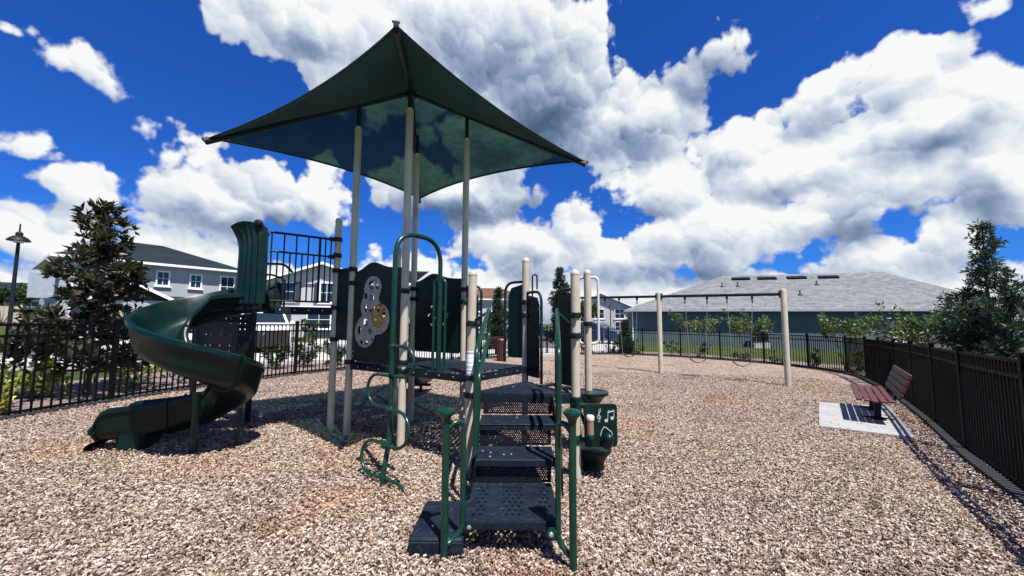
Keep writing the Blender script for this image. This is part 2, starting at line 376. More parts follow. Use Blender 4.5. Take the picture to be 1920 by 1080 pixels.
# ------------------------------------------------------------------ mesh helpers
WLOC = {}
def empty(name, loc, label, cat, group=None):
    o = bpy.data.objects.new(name, None); COL.objects.link(o)
    o.location = loc; o.empty_display_size = .2; WLOC[o] = Vector(loc)
    return tag(o, label, cat, group)
def tag(o, label=None, cat=None, group=None, kind=None):
    if label: o['label'] = label
    if cat: o['category'] = cat
    if group: o['group'] = group
    if kind: o['kind'] = kind
    return o
def link_child(o, parent, wl):
    WLOC[o] = Vector(wl)
    if parent is not None:
        o.parent = parent; o.location = Vector(wl) - WLOC[parent]
    else: o.location = wl
class MB:
    def __init__(s): s.v = []; s.f = []; s.mi = []; s.cur = 0
    def add(s, vs, fs):
        b = len(s.v); s.v.extend([tuple(v) for v in vs]); s.f.extend([tuple(i + b for i in f) for f in fs]); s.mi.extend([s.cur] * len(fs))
        return s
    def box(s, c, size, u=None, w=None, bev=0.0):
        """c centre, size along u (horizontal), v (horizontal normal), z"""
        u = Vector(u).normalized() if u is not None else Vector((1, 0, 0))
        z = Vector(w).normalized() if w is not None else Vector((0, 0, 1))
        n = z.cross(u).normalized(); z = u.cross(n).normalized()
        c = Vector(c); a, b, d = [k / 2 for k in size]
        P = lambda i, j, k: c + u * a * i + n * b * j + z * d * k
        if bev <= 0:
            vs = [P(i, j, k) for k in (-1, 1) for j in (-1, 1) for i in (-1, 1)]
            return s.add(vs, [(0, 2, 3, 1), (4, 5, 7, 6), (0, 1, 5, 4), (2, 6, 7, 3), (0, 4, 6, 2), (1, 3, 7, 5)])
        e = bev; vs = []
        for (k, ins) in ((-d, e), (-d + e, 0), (d - e, 0), (d, e)):
            for (i, j) in ((-1, -1), (1, -1), (1, 1), (-1, 1)):
                # chamfered corners
                for (ei, ej) in (((0, e), (e, 0)) if i * j > 0 else ((e, 0), (0, e))):
                    vs.append(c + u * i * (a - ins - ei) + n * j * (b - ins - ej) + z * k)
        fs = []
        for r in range(3):
            for q in range(8): fs.append((r * 8 + q, r * 8 + (q + 1) % 8, r * 8 + 8 + (q + 1) % 8, r * 8 + 8 + q))
        fs.append(tuple(range(7, -1, -1))); fs.append(tuple(range(24, 32)))
        return s.add(vs, fs)
    def tube(s, path, r, n=10, caps=True, closed=False):
        pts = [Vector(p) for p in path]; N = len(pts)
        rs = r if isinstance(r, (list, tuple)) else [r] * N
        T = []
        for i in range(N):
            if closed: t = pts[(i + 1) % N] - pts[i - 1]
            else: t = pts[min(i + 1, N - 1)] - pts[max(i - 1, 0)]
            T.append(t.normalized() if t.length > 1e-9 else Vector((0, 0, 1)))
        a = Vector((0, 0, 1)) if abs(T[0].z) < .9 else Vector((1, 0, 0))
        nrm = (a - T[0] * a.dot(T[0])).normalized()
        vs = []
        for i in range(N):
            nrm = (nrm - T[i] * nrm.dot(T[i])).normalized(); b = T[i].cross(nrm)
            for k in range(n):
                an = 2 * PI * k / n; vs.append(pts[i] + (nrm * math.cos(an) + b * math.sin(an)) * rs[i])
        fs = []
        for i in range(N if closed else N - 1):
            j = (i + 1) % N
            for k in range(n): fs.append((i * n + k, i * n + (k + 1) % n, j * n + (k + 1) % n, j * n + k))
        if caps and not closed: fs.append(tuple(range(n - 1, -1, -1))); fs.append(tuple(range((N - 1) * n, N * n)))
        return s.add(vs, fs)
    def lathe(s, base, prof, n=20, axis=None, cap=True):
        """prof: list of (radius, height)"""
        base = Vector(base); ax = Vector(axis).normalized() if axis is not None else Vector((0, 0, 1))
        a = Vector((1, 0, 0)) if abs(ax.x) < .9 else Vector((0, 1, 0))
        e1 = (a - ax * a.dot(ax)).normalized(); e2 = ax.cross(e1)
        vs = []
        for r, h in prof:
            for k in range(n):
                an = 2 * PI * k / n; vs.append(base + ax * h + (e1 * math.cos(an) + e2 * math.sin(an)) * r)
        fs = []
        for i in range(len(prof) - 1):
            for k in range(n): fs.append((i * n + k, i * n + (k + 1) % n, (i + 1) * n + (k + 1) % n, (i + 1) * n + k))
        if cap: fs.append(tuple(range(n - 1, -1, -1))); fs.append(tuple(range((len(prof) - 1) * n, len(prof) * n)))
        return s.add(vs, fs)
    def plate(s, o, u, v, outer, holes=(), t=.02, centre=True):
        """flat plate: 2D loops in the (u, v) frame at o, thickness t along u x v"""
        o = Vector(o); u = Vector(u).normalized(); v = Vector(v).normalized(); n = u.cross(v)
        loops = [list(outer)] + [list(h) for h in holes]
        tri = tessellate_polygon([[Vector((a, b, 0)) for a, b in lp] for lp in loops])
        flat = [q for lp in loops for q in lp]; k = len(flat)
        off = -t / 2 if centre else 0
        vs = [o + u * a + v * b + n * (off + t) for a, b in flat] + [o + u * a + v * b + n * off for a, b in flat]
        def area(f): (a, b, c) = [flat[i] for i in f]; return (b[0] - a[0]) * (c[1] - a[1]) - (b[1] - a[1]) * (c[0] - a[0])
        fs = []
        for f in tri:
            f = tuple(f) if area(f) > 0 else tuple(reversed(f))
            fs.append(f); fs.append(tuple(i + k for i in reversed(f)))
        st = 0
        for li, lp in enumerate(loops):
            m_ = len(lp); A = sum(lp[i][0] * lp[(i + 1) % m_][1] - lp[(i + 1) % m_][0] * lp[i][1] for i in range(m_))
            for i in range(m_):
                a, b = st + i, st + (i + 1) % m_
                q = (a, a + k, b + k, b)
                fs.append(q if (A > 0) == (li == 0) else tuple(reversed(q)))
            st += m_
        return s.add(vs, fs)
    def perf(s, o, u, v, W, H, nx, ny, hu=.5, hv=.5, t=.004, solid=None, stagger=True):
        """perforated plate: rows of open holes, o is a corner"""
        o = Vector(o); u = Vector(u).normalized(); v = Vector(v).normalized(); n = u.cross(v)
        cw, ch = W / nx, H / ny
        P = lambda a, b, d=0.0: o + u * a + v * b - n * d
        for j in range(ny):
            y0 = j * ch; odd = stagger and j % 2
            if odd:
                for (xa, xb) in ((0, cw / 2), (W - cw / 2, W)):
                    s.add([P(xa, y0), P(xb, y0), P(xb, y0 + ch), P(xa, y0 + ch)], [(0, 1, 2, 3)])
            for i in range(nx - (1 if odd else 0)):
                x0 = i * cw + (cw / 2 if odd else 0)
                if solid and solid((x0 + cw / 2) / W, (y0 + ch / 2) / H):
                    s.add([P(x0, y0), P(x0 + cw, y0), P(x0 + cw, y0 + ch), P(x0, y0 + ch)], [(0, 1, 2, 3)]); continue
                cx, cy = x0 + cw / 2, y0 + ch / 2
                ou = [(x0, y0), (cx, y0), (x0 + cw, y0), (x0 + cw, cy), (x0 + cw, y0 + ch), (cx, y0 + ch), (x0, y0 + ch), (x0, cy)]
                an = [225, 270, 315, 0, 45, 90, 135, 180]
                inn = [(cx + cw * hu / 2 * math.cos(rad(q)), cy + ch * hv / 2 * math.sin(rad(q))) for q in an]
                vs = [P(*q) for q in ou] + [P(*q) for q in inn] + [P(*q, t) for q in inn]
                fs = []
                for k in range(8):
                    l = (k + 1) % 8
                    fs.append((k, l, 8 + l, 8 + k)); fs.append((8 + k, 8 + l, 16 + l, 16 + k))
                s.add(vs, fs)
        return s
    def mesh(s, name, mats, smooth=40, shift=None):
        me = bpy.data.meshes.new(name)
        v = np.array(s.v, dtype=float)
        if shift is not None: v = v - np.array(shift)
        me.from_pydata(v.tolist(), [], s.f)
        for m_ in (mats if isinstance(mats, (list, tuple)) else [mats]): me.materials.append(MATS[m_])
        if any(s.mi): me.polygons.foreach_set('material_index', s.mi)
        if smooth:
            me.polygons.foreach_set('use_smooth', [True] * len(me.polygons))
            me.set_sharp_from_angle(angle=rad(smooth))
        me.update()
        return me
    def build(s, name, mats, parent=None, smooth=40, origin=None):
        v = np.array(s.v, dtype=float)
        if origin is None:
            lo, hi = v.min(0), v.max(0); origin = Vector(((lo[0] + hi[0]) / 2, (lo[1] + hi[1]) / 2, lo[2] if parent is None else (lo[2] + hi[2]) / 2))
        me = s.mesh(name, mats, smooth, shift=tuple(origin))
        o = bpy.data.objects.new(name, me); COL.objects.link(o)
        link_child(o, parent, origin)
        return o
def inst(name, me, parent, loc, rz=0.0, scale=None):
    o = bpy.data.objects.new(name, me); COL.objects.link(o); link_child(o, parent, loc); o.rotation_euler = (0, 0, rz)
    if scale: o.scale = scale
    return o
def bez(a, b, c, d, n=8):
    a, b, c, d = map(Vector, (a, b, c, d))
    return [a * (1 - t) ** 3 + b * 3 * t * (1 - t) ** 2 + c * 3 * t * t * (1 - t) + d * t ** 3 for t in [i / n for i in range(n + 1)]]
def rounded(pts, r, n=5):
    """polyline with rounded corners"""
    pts = [Vector(p) for p in pts]; out = [pts[0]]
    for i in range(1, len(pts) - 1):
        a, b, c = pts[i - 1], pts[i], pts[i + 1]
        k = min(r, (a - b).length * .49, (c - b).length * .49)
        p, q = b + (a - b).normalized() * k, b + (c - b).normalized() * k
        for j in range(n + 1):
            t = j / n; out.append(p * (1 - t) ** 2 + b * 2 * t * (1 - t) + q * t * t)
    out.append(pts[-1]); return out
def catmull(pts, step):
    pts = [Vector(p) for p in pts]; dense = []
    P = [pts[0] * 2 - pts[1]] + pts + [pts[-1] * 2 - pts[-2]]
    for i in range(1, len(P) - 2):
        for j in range(40):
            t = j / 40; a, b, c, d = P[i - 1:i + 3]
            dense.append(.5 * ((2 * b) + (c - a) * t + (2 * a - 5 * b + 4 * c - d) * t * t + (3 * b - a - 3 * c + d) * t ** 3))
    dense.append(pts[-1])
    out = [dense[0]]; acc_ = 0
    for a, b in zip(dense, dense[1:]):
        acc_ += (b - a).length
        if acc_ >= step: out.append(b); acc_ = 0
    return out
def poly_mesh(name, loops, matname, z=0.0, kind='structure', thick=0.0):
    """flat sheet on the sloping site"""
    mb = MB()
    for lp in loops:
        mb.add([(x, y, gz(x) + z) for x, y in lp], [tuple(range(len(lp)))])
        if thick:
            k = len(lp)
            for i in range(k):
                a, b = lp[i], lp[(i + 1) % k]
                mb.add([(a[0], a[1], gz(a[0]) + z), (b[0], b[1], gz(b[0]) + z), (b[0], b[1], gz(b[0]) + z - thick), (a[0], a[1], gz(a[0]) + z - thick)], [(0, 3, 2, 1)])
    o = mb.build(name, matname, smooth=0, origin=(0, 0, 0)); tag(o, kind=kind); return o

# ------------------------------------------------------------------ foliage
def leaves(name, matname, centres, normals, length, width, parent, jitter=.35, tone=None, fold=.25, taper=True):
    """one leaf = two folded quads; centres/normals arrays (direction the leaf points)"""
    n = len(centres); c = np.asarray(centres, float); d = np.asarray(normals, float)
    d = d + nrg.normal(0, jitter, (n, 3)); d /= np.linalg.norm(d, axis=1)[:, None] + 1e-9
    r = nrg.normal(0, 1, (n, 3)); s = np.cross(d, r); s /= np.linalg.norm(s, axis=1)[:, None] + 1e-9
    up = np.cross(s, d)
    L = np.asarray(length) * nrg.uniform(.7, 1.25, n); W = np.asarray(width) * nrg.uniform(.75, 1.25, n)
    L = L[:, None]; W = W[:, None]
    a = c; tip = c + d * L - up * L * fold * .3
    m1 = c + d * L * .5 + s * W * .5 + up * W * fold; m2 = c + d * L * .5 - s * W * .5 + up * W * fold
    mid = c + d * L * .52
    vs = np.stack([a, m1, tip, m2, mid], 1).reshape(-1, 3)
    b = np.arange(n) * 5
    fs = np.stack([np.stack([b, b + 4, b + 1], 1), np.stack([b + 4, b + 2, b + 1], 1), np.stack([b, b + 3, b + 4], 1), np.stack([b + 3, b + 2, b + 4], 1)], 1).reshape(-1, 3)
    lo, hi = vs.min(0), vs.max(0); org = (lo + hi) / 2
    me = bpy.data.meshes.new(name)
    me.vertices.add(len(vs)); me.vertices.foreach_set('co', (vs - org).ravel())
    me.loops.add(fs.size); me.loops.foreach_set('vertex_index', fs.ravel().astype(np.int32))
    me.polygons.add(len(fs)); me.polygons.foreach_set('loop_start', np.arange(0, fs.size, 3, dtype=np.int32))
    at = me.attributes.new('tone', 'FLOAT', 'POINT')
    tn = nrg.uniform(0, 1, n) if tone is None else np.clip(np.asarray(tone) + nrg.normal(0, .15, n), 0, 1)
    at.data.foreach_set('value', np.repeat(tn, 5))
    me.materials.append(MATS[matname]); me.update(calc_edges=True)
    o = bpy.data.objects.new(name, me); COL.objects.link(o); link_child(o, parent, Vector(org)); return o
def rosettes(points, dirs, per, spread=.9):
    """several leaves fanning out round each twig end"""
    p = np.repeat(np.asarray(points, float), per, 0); d = np.repeat(np.asarray(dirs, float), per, 0)
    d = d * .8 + nrg.normal(0, spread * .6, p.shape); d /= np.linalg.norm(d, axis=1)[:, None]
    return p + d * .01, d

# ================================================================== SETTING
mbg = MB()
for i in range(12):
    for j in range(12):
        x0, x1 = -300 + i * 50, -250 + i * 50; y0, y1 = -120 + j * 50, -70 + j * 50
        mbg.add([(x0, y0, gz(x0)), (x1, y0, gz(x1)), (x1, y1, gz(x1)), (x0, y1, gz(x0))], [(0, 1, 2, 3)])
tag(mbg.build('ground', 'lawn', smooth=0, origin=(0, 0, 0)), kind='structure')

FENCE_L = [(-7.3, 1.2), (-7.05, 3.2), (-6.77, 5.39), (-6.62, 6.31), (-6.32, 7.63), (-5.75, 9.34), (-5.0, 10.92), (-3.84, 12.4), (-2.0, 14.72), (0.9, 17.9), (3.2, 19.4)]
FENCE_F = [(3.2, 19.4), (5.2, 20.1), (7.41, 19.87), (9.08, 18.97), (10.32, 18.0), (11.28, 16.9), (11.84, 15.11), (11.5, 13.4), (10.35, 11.43), (9.15, 9.6)]
FENCE_R = [(9.15, 9.6), (8.1, 8.15), (6.92, 6.6), (5.48, 4.79), (4.72, 3.72), (3.6, 2.1), (2.6, 0.65)]
yard = [tuple(p[:2]) for p in catmull([(*q, 0) for q in FENCE_L], .5)] + [tuple(p[:2]) for p in catmull([(*q, 0) for q in FENCE_F], .5)][1:] + [tuple(p[:2]) for p in catmull([(*q, 0) for q in FENCE_R], .5)][1:] + [(1.6, -2.5), (-6.5, -2.5)]
def offset_path(pts, d):
    out = []
    for i, p in enumerate(pts):
        a = Vector(pts[max(0, i - 1)]); b = Vector(pts[min(len(pts) - 1, i + 1)])
        t = (b - a).normalized(); out.append((p[0] - t.y * d, p[1] + t.x * d))
    return out
tag(poly_mesh('mulch_ground', [list(reversed(yard))], 'mulch', .008))
outer = offset_path(yard[:-2], 3.0)
bed = [[yard[i], outer[i], outer[i + 1], yard[i + 1]] for i in range(len(outer) - 1)]
poly_mesh('planting_bed', [list(reversed(q)) for q in bed], 'bed_mulch', .004)
# street: centre line and ribbons
CL = [tuple(p[:2]) for p in catmull([(-60, -12.5, 0), (-40, -1.2, 0), (-22, 9.1, 0), (-15.3, 13.5, 0), (-8, 17.7, 0), (-1, 22.6, 0), (3.2, 28.5, 0), (5.0, 38, 0), (5.5, 60, 0), (6, 110, 0)], 1.5)]
def ribbon(a, b): 
    A, B = offset_path(CL, a), offset_path(CL, b)
    return [[A[i], A[i + 1], B[i + 1], B[i]] for i in range(len(A) - 1)]
poly_mesh('road', ribbon(-2.35, 2.35), 'asphalt', .008)
poly_mesh('kerb', ribbon(-2.5, -2.34) + ribbon(2.34, 2.5), 'concrete', .12, thick=.13)
poly_mesh('pavement', ribbon(-5.1, -2.5), 'concrete', .10, thick=.1)
poly_mesh('far_pavement', ribbon(4.2, 5.6), 'concrete', .02)
poly_mesh('driveway', [[(-19.2, 15.2), (-15.0, 17.9), (-22.5, 30), (-27.0, 27)], [(-10.2, 20.6), (-7.2, 22.3), (-9.6, 27.4), (-12.6, 26)]], 'concrete', .03)
poly_mesh('bench_slab', [[(6.31, 8.32), (4.74, 6.27), (5.70, 5.76), (7.50, 8.05)]], 'slab_concrete', .035, thick=.1)

# ------------------------------------------------------------------ fences
def box_mesh(name, size, matname, zbase=True):
    mb = MB(); mb.box((0, 0, size[2] / 2 if zbase else 0), size); return mb.mesh(name, matname, 0)
PICKET = box_mesh('picket', (.020, .020, 1.22), 'fence_black')
POST_ = MB(); POST_.box((0, 0, .66), (.062, .062, 1.32)); POST_.box((0, 0, 1.335), (.075, .075, .03)); POST_.add([(-.03, -.03, 1.35), (.03, -.03, 1.35), (.03, .03, 1.35), (-.03, .03, 1.35), (0, 0, 1.375)], [(0, 1, 4), (1, 2, 4), (2, 3, 4), (3, 0, 4)])
FPOST = POST_.mesh('post', 'fence_black', 0)
def fence(pts, label, first_post=True, gap=.105, pk=None):
    path = [Vector((p[0], p[1], 0)) for p in catmull([(*q, 0) for q in pts], .02)]
    cum = [0]
    for a, b in zip(path, path[1:]): cum.append(cum[-1] + (b - a).length)
    n = round(cum[-1] / 1.83); seg = cum[-1] / n
    def at(s):
        i = min(range(len(cum)), key=lambda k: abs(cum[k] - s)); return path[i]
    P = [at(i * seg) for i in range(n + 1)]
    mid = P[len(P) // 2]
    root = empty('picket_fence', (mid.x, mid.y, gz(mid.x)), label, 'fence', 'black picket fences round the playground')
    for i, q in enumerate(P):
        if i == 0 and not first_post: continue
        j = min(i, n - 1); d = P[j + 1] - P[j]
        inst('post', FPOST, root, (q.x, q.y, gz(q.x)), math.atan2(d.y, d.x))
    for a, b in zip(P, P[1:]):
        d = (b - a); L = d.length; dn = d.normalized(); rz = math.atan2(d.y, d.x)
        za, zb = gz(a.x), gz(b.x); c = (a + b) / 2
        for h in (1.265, 1.115, .085):
            mb = MB(); mb.box((c.x, c.y, (za + zb) / 2 + h), (L - .06, .028, .034), u=(d.x, d.y, zb - za)); mb.build('rail', 'fence_black', root, 0)
        k = round(L / gap)
        for j in range(1, k):
            q = a + dn * (L * j / k); inst('picket', pk or PICKET, root, (q.x, q.y, gz(q.x) + .04), rz)
    return P
fence(FENCE_L, 'black metal picket fence on the left between the slide and the street')
fence(FENCE_F, 'black metal picket fence curving behind the swings in front of the teal building', False)
fence(FENCE_R, 'black metal picket fence on the right running close behind the maroon bench', False, .092, box_mesh('picket', (.026, .026, 1.22), 'fence_black'))
def kerb_strip(pts, d0, d1, h, name):
    path = [tuple(p[:2]) for p in catmull([(*q, 0) for q in pts], .4)]
    A, B = offset_path(path, d0), offset_path(path, d1); mb = MB()
    for i in range(len(A) - 1):
        q = [A[i], A[i + 1], B[i + 1], B[i]]
        t = [(x, y, gz(x) + h) for x, y in q]; b = [(x, y, gz(x)) for x, y in q]
        mb.add(t + b, [(3, 2, 1, 0), (0, 1, 5, 4), (2, 3, 7, 6)])
    tag(mb.build(name, 'kerb_concrete', smooth=30, origin=(0, 0, 0)), kind='structure')
kerb_strip(FENCE_R, -.01, -.13, .06, 'edging_kerb')
kerb_strip(FENCE_F, .03, -.13, .07, 'edging_kerb')
kerb_strip(FENCE_L, .03, -.08, .05, 'edging_kerb')

# ------------------------------------------------------------------ loose wood chips on the play surface
def inside(px, py, poly):
    c = np.zeros(len(px), bool); j = len(poly) - 1
    for i in range(len(poly)):
        xi, yi = poly[i]; xj, yj = poly[j]
        c ^= ((yi > py) != (yj > py)) & (px < (xj - xi) * (py - yi) / (yj - yi + 1e-12) + xi); j = i
    return c
def chips(n):
    u = nrg.uniform(0, 1, n * 3)
    y = 1.1 + (u ** 1.75) * 11.5
    x = nrg.uniform(-7.2, 8.2, n * 3) * np.clip((y + 1.0) / 6.0, .35, 1.15)
    ok = inside(x, y, yard)
    sl = [(6.31, 8.32), (4.74, 6.27), (5.70, 5.76), (7.50, 8.05)]
    ok &= ~(inside(x, y, sl) & (nrg.uniform(0, 1, len(x)) > .02))
    x, y = x[ok][:n], y[ok][:n]; n = len(x)
    z = -TILT * x + .008 + nrg.uniform(0, 1, n) ** 1.5 * .024
    z = np.where(inside(x, y, sl), -TILT * x + .038, z)
    a = nrg.uniform(0, 2 * PI, n); L = nrg.uniform(.009, .032, n) / 2; W = nrg.uniform(.004, .0115, n) / 2; T = nrg.uniform(.003, .007, n)
    big = nrg.uniform(0, 1, n) > .985; L[big] *= 1.9
    d = np.stack([np.cos(a), np.sin(a), nrg.normal(0, .36, n)], 1); s = np.stack([-np.sin(a), np.cos(a), nrg.normal(0, .45, n)], 1)
    d /= np.linalg.norm(d, axis=1)[:, None]; s /= np.linalg.norm(s, axis=1)[:, None]; up = np.cross(d, s); up *= np.sign(up[:, 2])[:, None]
    c = np.stack([x, y, z], 1); t = up * T[:, None]; dl = d * L[:, None]; sw = s * W[:, None]; k = nrg.uniform(.5, 1, n)[:, None]
    A = [c - dl - sw * k + t, c + dl - sw + t, c + dl * .9 + sw * k + t, c - dl + sw + t]
    B = [q - t * 1.7 + (q - c) * .12 for q in A]
    vs = np.stack(A + B, 1).reshape(-1, 3); b = np.arange(n) * 8
    q4 = [(0, 1, 2, 3), (0, 4, 5, 1), (2, 6, 7, 3)]
    fs = np.stack([np.stack([b + i for i in f], 1) for f in q4], 1).reshape(-1, 4)
    me = bpy.data.meshes.new('wood_chips')
    me.vertices.add(len(vs)); me.vertices.foreach_set('co', vs.ravel())
    me.loops.add(fs.size); me.loops.foreach_set('vertex_index', fs.ravel().astype(np.int32))
    me.polygons.add(len(fs)); me.polygons.foreach_set('loop_start', np.arange(0, fs.size, 4, dtype=np.int32))
    at = me.attributes.new('tone', 'FLOAT', 'POINT'); at.data.foreach_set('value', np.repeat(np.clip(nrg.beta(2.0, 1.7, n), .02, 1), 8))
    me.materials.append(MATS['wood_chip']); me.update(calc_edges=True)
    o = bpy.data.objects.new('wood_chips', me); COL.objects.link(o)
    tag(o, 'loose tan and brown wood chips covering the play surface', 'wood chips', kind='stuff')
chips(330000)

# ================================================================== PLAY STRUCTURE
PS = empty('play_structure', (-1.2, 4.9, gz(-1.2)), 'green and beige climbing structure with spiral slide, stairs and dark shade canopy', 'playground structure')
V2 = lambda x, y: Vector((x, y, 0))
PP = dict(P1=(-2.383, 5.366), P1b=(-1.79, 6.19), P0b=(-2.76, 6.2), P2=(-2.078, 5.153), P3=(-1.246, 4.611), P4=(-1.484, 5.974), P5=(-.652, 5.432), P6=(-.425, 4.043), P7=(.632, 3.976), P8=(.925, 4.85), P9=(.17, 4.86))
DK, TRI, HI = .975, .79, 1.675
def post(key, top, clamps, dark_pipe=None, lean=0.0, r=.0445):
    x, y = PP[key]; z0 = gz(x); mb = MB()
    prof = [(r, -.02), (r, top - .035), (r * 1.06, top - .033), (r * 1.06, top - .02), (r * .95, top - .002), (r * .7, top + .014), (r * .3, top + .022)]
    mb.lathe((x, y, z0), prof, 22)
    if lean: mb.v = [(a + lean * (c - z0), b, c) for a, b, c in mb.v]
    o = mb.build('post', 'beige_steel', PS)
    for h in clamps:
        m2 = MB(); m2.lathe((x + lean * h, y, z0 + h - .028), [(r + .010, 0), (r + .013, .004), (r + .013, .052), (r + .010, .056)], 20)
        m2.box((x + lean * h + .0, y - r - .022, z0 + h), (.03, .03, .045)); m2.build('clamp', 'dark_green', o)
    return o
post('P1', 2.83, (2.55, 2.33, 2.12, 1.62, 1.2))
post('P1b', 2.6, (1.6,))
post('P0b', 2.6, (1.6,))
post('P2', 4.04, (2.12, 1.94, .93))
p3o = post('P3', 4.02, (1.82, 1.0, .9))
post('P4', 4.04, (1.95, 1.8, .9))
post('P5', 4.05, (1.92, 1.75, .93))
p6o = post('P6', 1.99, (1.47, .93, .76), lean=.012)
post('P7', 2.02, (1.58, 1.38, .76, .66))
post('P8', 2.14, (1.5,))
post('P9', 2.27, (1.74, 1.58, .93))
# paper sleeve with small print on the front post by the stairs
mb = MB(); x, y = PP['P6']; mb.lathe((x + .013, y, .985), [(.0462, 0), (.0462, .22)], 24, cap=False); st_ = mb.build('sticker', 'sticker', p6o)
for k, hh in enumerate((.02, .05, .06, .07, .10, .11, .15, .19, .205)):
    mb = MB(); mb.lathe((x + .013, y, .985 + hh), [(.0466, 0), (.0466, .003 if k not in (0, 7) else .008)], 24, cap=False); mb.build('print_line', 'ink', st_)

# ---- shade canopy
PEAK = Vector((-1.42, 5.29, 4.72))
TIPS = [Vector((-.945, 3.03, 3.87)), Vector((1.03, 5.69, 3.87)), Vector((-1.80, 7.53, 3.87)), Vector((-3.965, 5.02, 3.87))]
CEN = Vector((-1.41, 5.3, 3.87))
mb = MB(); NU, NV = 14, 16
for k in range(4):
    A, B = TIPS[k], TIPS[(k + 1) % 4]; vs = []
    for i in range(NU + 1):
        t = i / NU
        for j in range(NV + 1):
            s_ = j / NV; q = PEAK.lerp(A, t).lerp(PEAK.lerp(B, t), s_)
            sag = 4 * s_ * (1 - s_)
            q = q + (CEN - q) * Vector((1, 1, 0)).length / 1.414 * 0 
            inw = (V2(CEN.x, CEN.y) - V2(((A + B) / 2).x, ((A + B) / 2).y)).normalized()
            q = q + inw * (.19 * sag * t ** 1.5) + Vector((0, 0, -.10 * sag * math.sin(PI * t) + .06 * sag * t * t))
            vs.append(q)
    W_ = NV + 1
    mb.add(vs, [(i * W_ + j, (i + 1) * W_ + j, (i + 1) * W_ + j + 1, i * W_ + j + 1) for i in range(NU) for j in range(NV)])
    edges = [vs[NU * W_ + j] for j in range(W_)]
    if k == 0: HEMS = []
    HEMS.append(edges)
canopy = mb.build('shade_canopy', 'shade_fabric', PS, smooth=30)
canopy['label'] = 'dark green knitted shade cloth stretched over four ribs'
for e in HEMS:
    m2 = MB(); m2.tube(e, .016, 8); m2.build('hem', 'dark_green', canopy)
for tpt in TIPS:
    m2 = MB(); d = (tpt - PEAK).normalized(); m2.tube([PEAK - Vector((0, 0, .05)), tpt - Vector((0, 0, .045)) + d * .05], [.034, .03], 12)
    m2.build('rib', 'dark_green', canopy)
    m2 = MB(); m2.box(tpt + d * .05, (.08, .04, .035), u=d); m2.tube([tpt + d * .05 + Vector((0, 0, -.03)), tpt + d * .05 + Vector((0, 0, .035))], .010, 8); m2.box(tpt + d * .08 + Vector((0, 0, .015)), (.03, .06, .01), u=d)
    m2.build('bracket', 'ac_grey', canopy)
m2 = MB(); m2.lathe(PEAK - Vector((0, 0, .12)), [(.07, 0), (.08, .02), (.08, .10), (.05, .13)], 16); m2.build('hub', 'dark_green', canopy)
for key, zt in (('P2', 4.50), ('P3', 4.52), ('P4', 4.50), ('P5', 4.50)):
    x, y = PP[key]; m2 = MB(); m2.tube([(x, y, 4.0), (x, y, zt - .12)], .026, 14); m2.build('upright_pipe', 'dark_green', canopy)

# ---- decks
def deck(pts, z, name='deck', perfn=0):
    mb = MB(); pts = [Vector((*q, 0)) for q in pts]
    c = sum(pts, Vector()) / len(pts)
    loop = [(p.x, p.y) for p in pts]
    if perfn and len(pts) == 4:
        u, v = pts[1] - pts[0], pts[3] - pts[0]
        mb.perf((pts[0].x, pts[0].y, z), u, v, u.length, v.length, perfn, perfn, .42, .42, .012)
    else: mb.plate((0, 0, z - .01), (1, 0, 0), (0, 1, 0), loop, t=.02)
    d = mb.build(name, 'deck_vinyl', PS, smooth=0)
    for a, b in zip(pts, pts[1:] + pts[:1]):
        m2 = MB(); e = (b - a); m2.box(((a.x + b.x) / 2, (a.y + b.y) / 2, z - .05), (e.length - .06, .035, .075), u=e); m2.build('skirt', 'deck_vinyl', d, 0)
        for t in (.2, .4, .6, .8):
            q = a.lerp(b, t); nrm = Vector((e.y, -e.x, 0)).normalized()
            m3 = MB(); m3.lathe((q.x + nrm.x * .018, q.y + nrm.y * .018, z - .045), [(.009, 0), (.008, .005), (.003, .008)], 8, axis=nrm); m3.build('bolt', 'zinc', d)
    return d
deck([PP['P2'], PP['P3'], PP['P5'], PP['P4']], DK, perfn=16)
deck([PP['P3'], PP['P6'], PP['P9'], PP['P5']], DK, perfn=16)
deck([PP['P6'], PP['P7'], PP['P9']], TRI)
P0 = (-3.03, 4.87)
deck([PP['P1'], PP['P1b'], PP['P0b'], (-3.28, 5.45), P0], HI)
# step between the middle and the high deck
mb = MB(); a, b = Vector((*PP['P2'], 0)).lerp(Vector((*PP['P1'], 0)), .5), Vector((*PP['P4'], 0)).lerp(Vector((*PP['P1b'], 0)), .5)
mb.box(((a.x + b.x) / 2, (a.y + b.y) / 2, 1.31), ((b - a).length - .1, .3, .03), u=(b - a)); mb.build('transfer_step', 'deck_vinyl', PS, 0)
mb = MB(); a, b = Vector((*PP['P1'], 0)), Vector((*PP['P2'], 0)); mb.box(((a.x + b.x) / 2, (a.y + b.y) / 2, 1.72), ((b - a).length - .09, .02, .95), u=(b - a)); mb.build('filler_panel', 'dark_green', PS, 0)

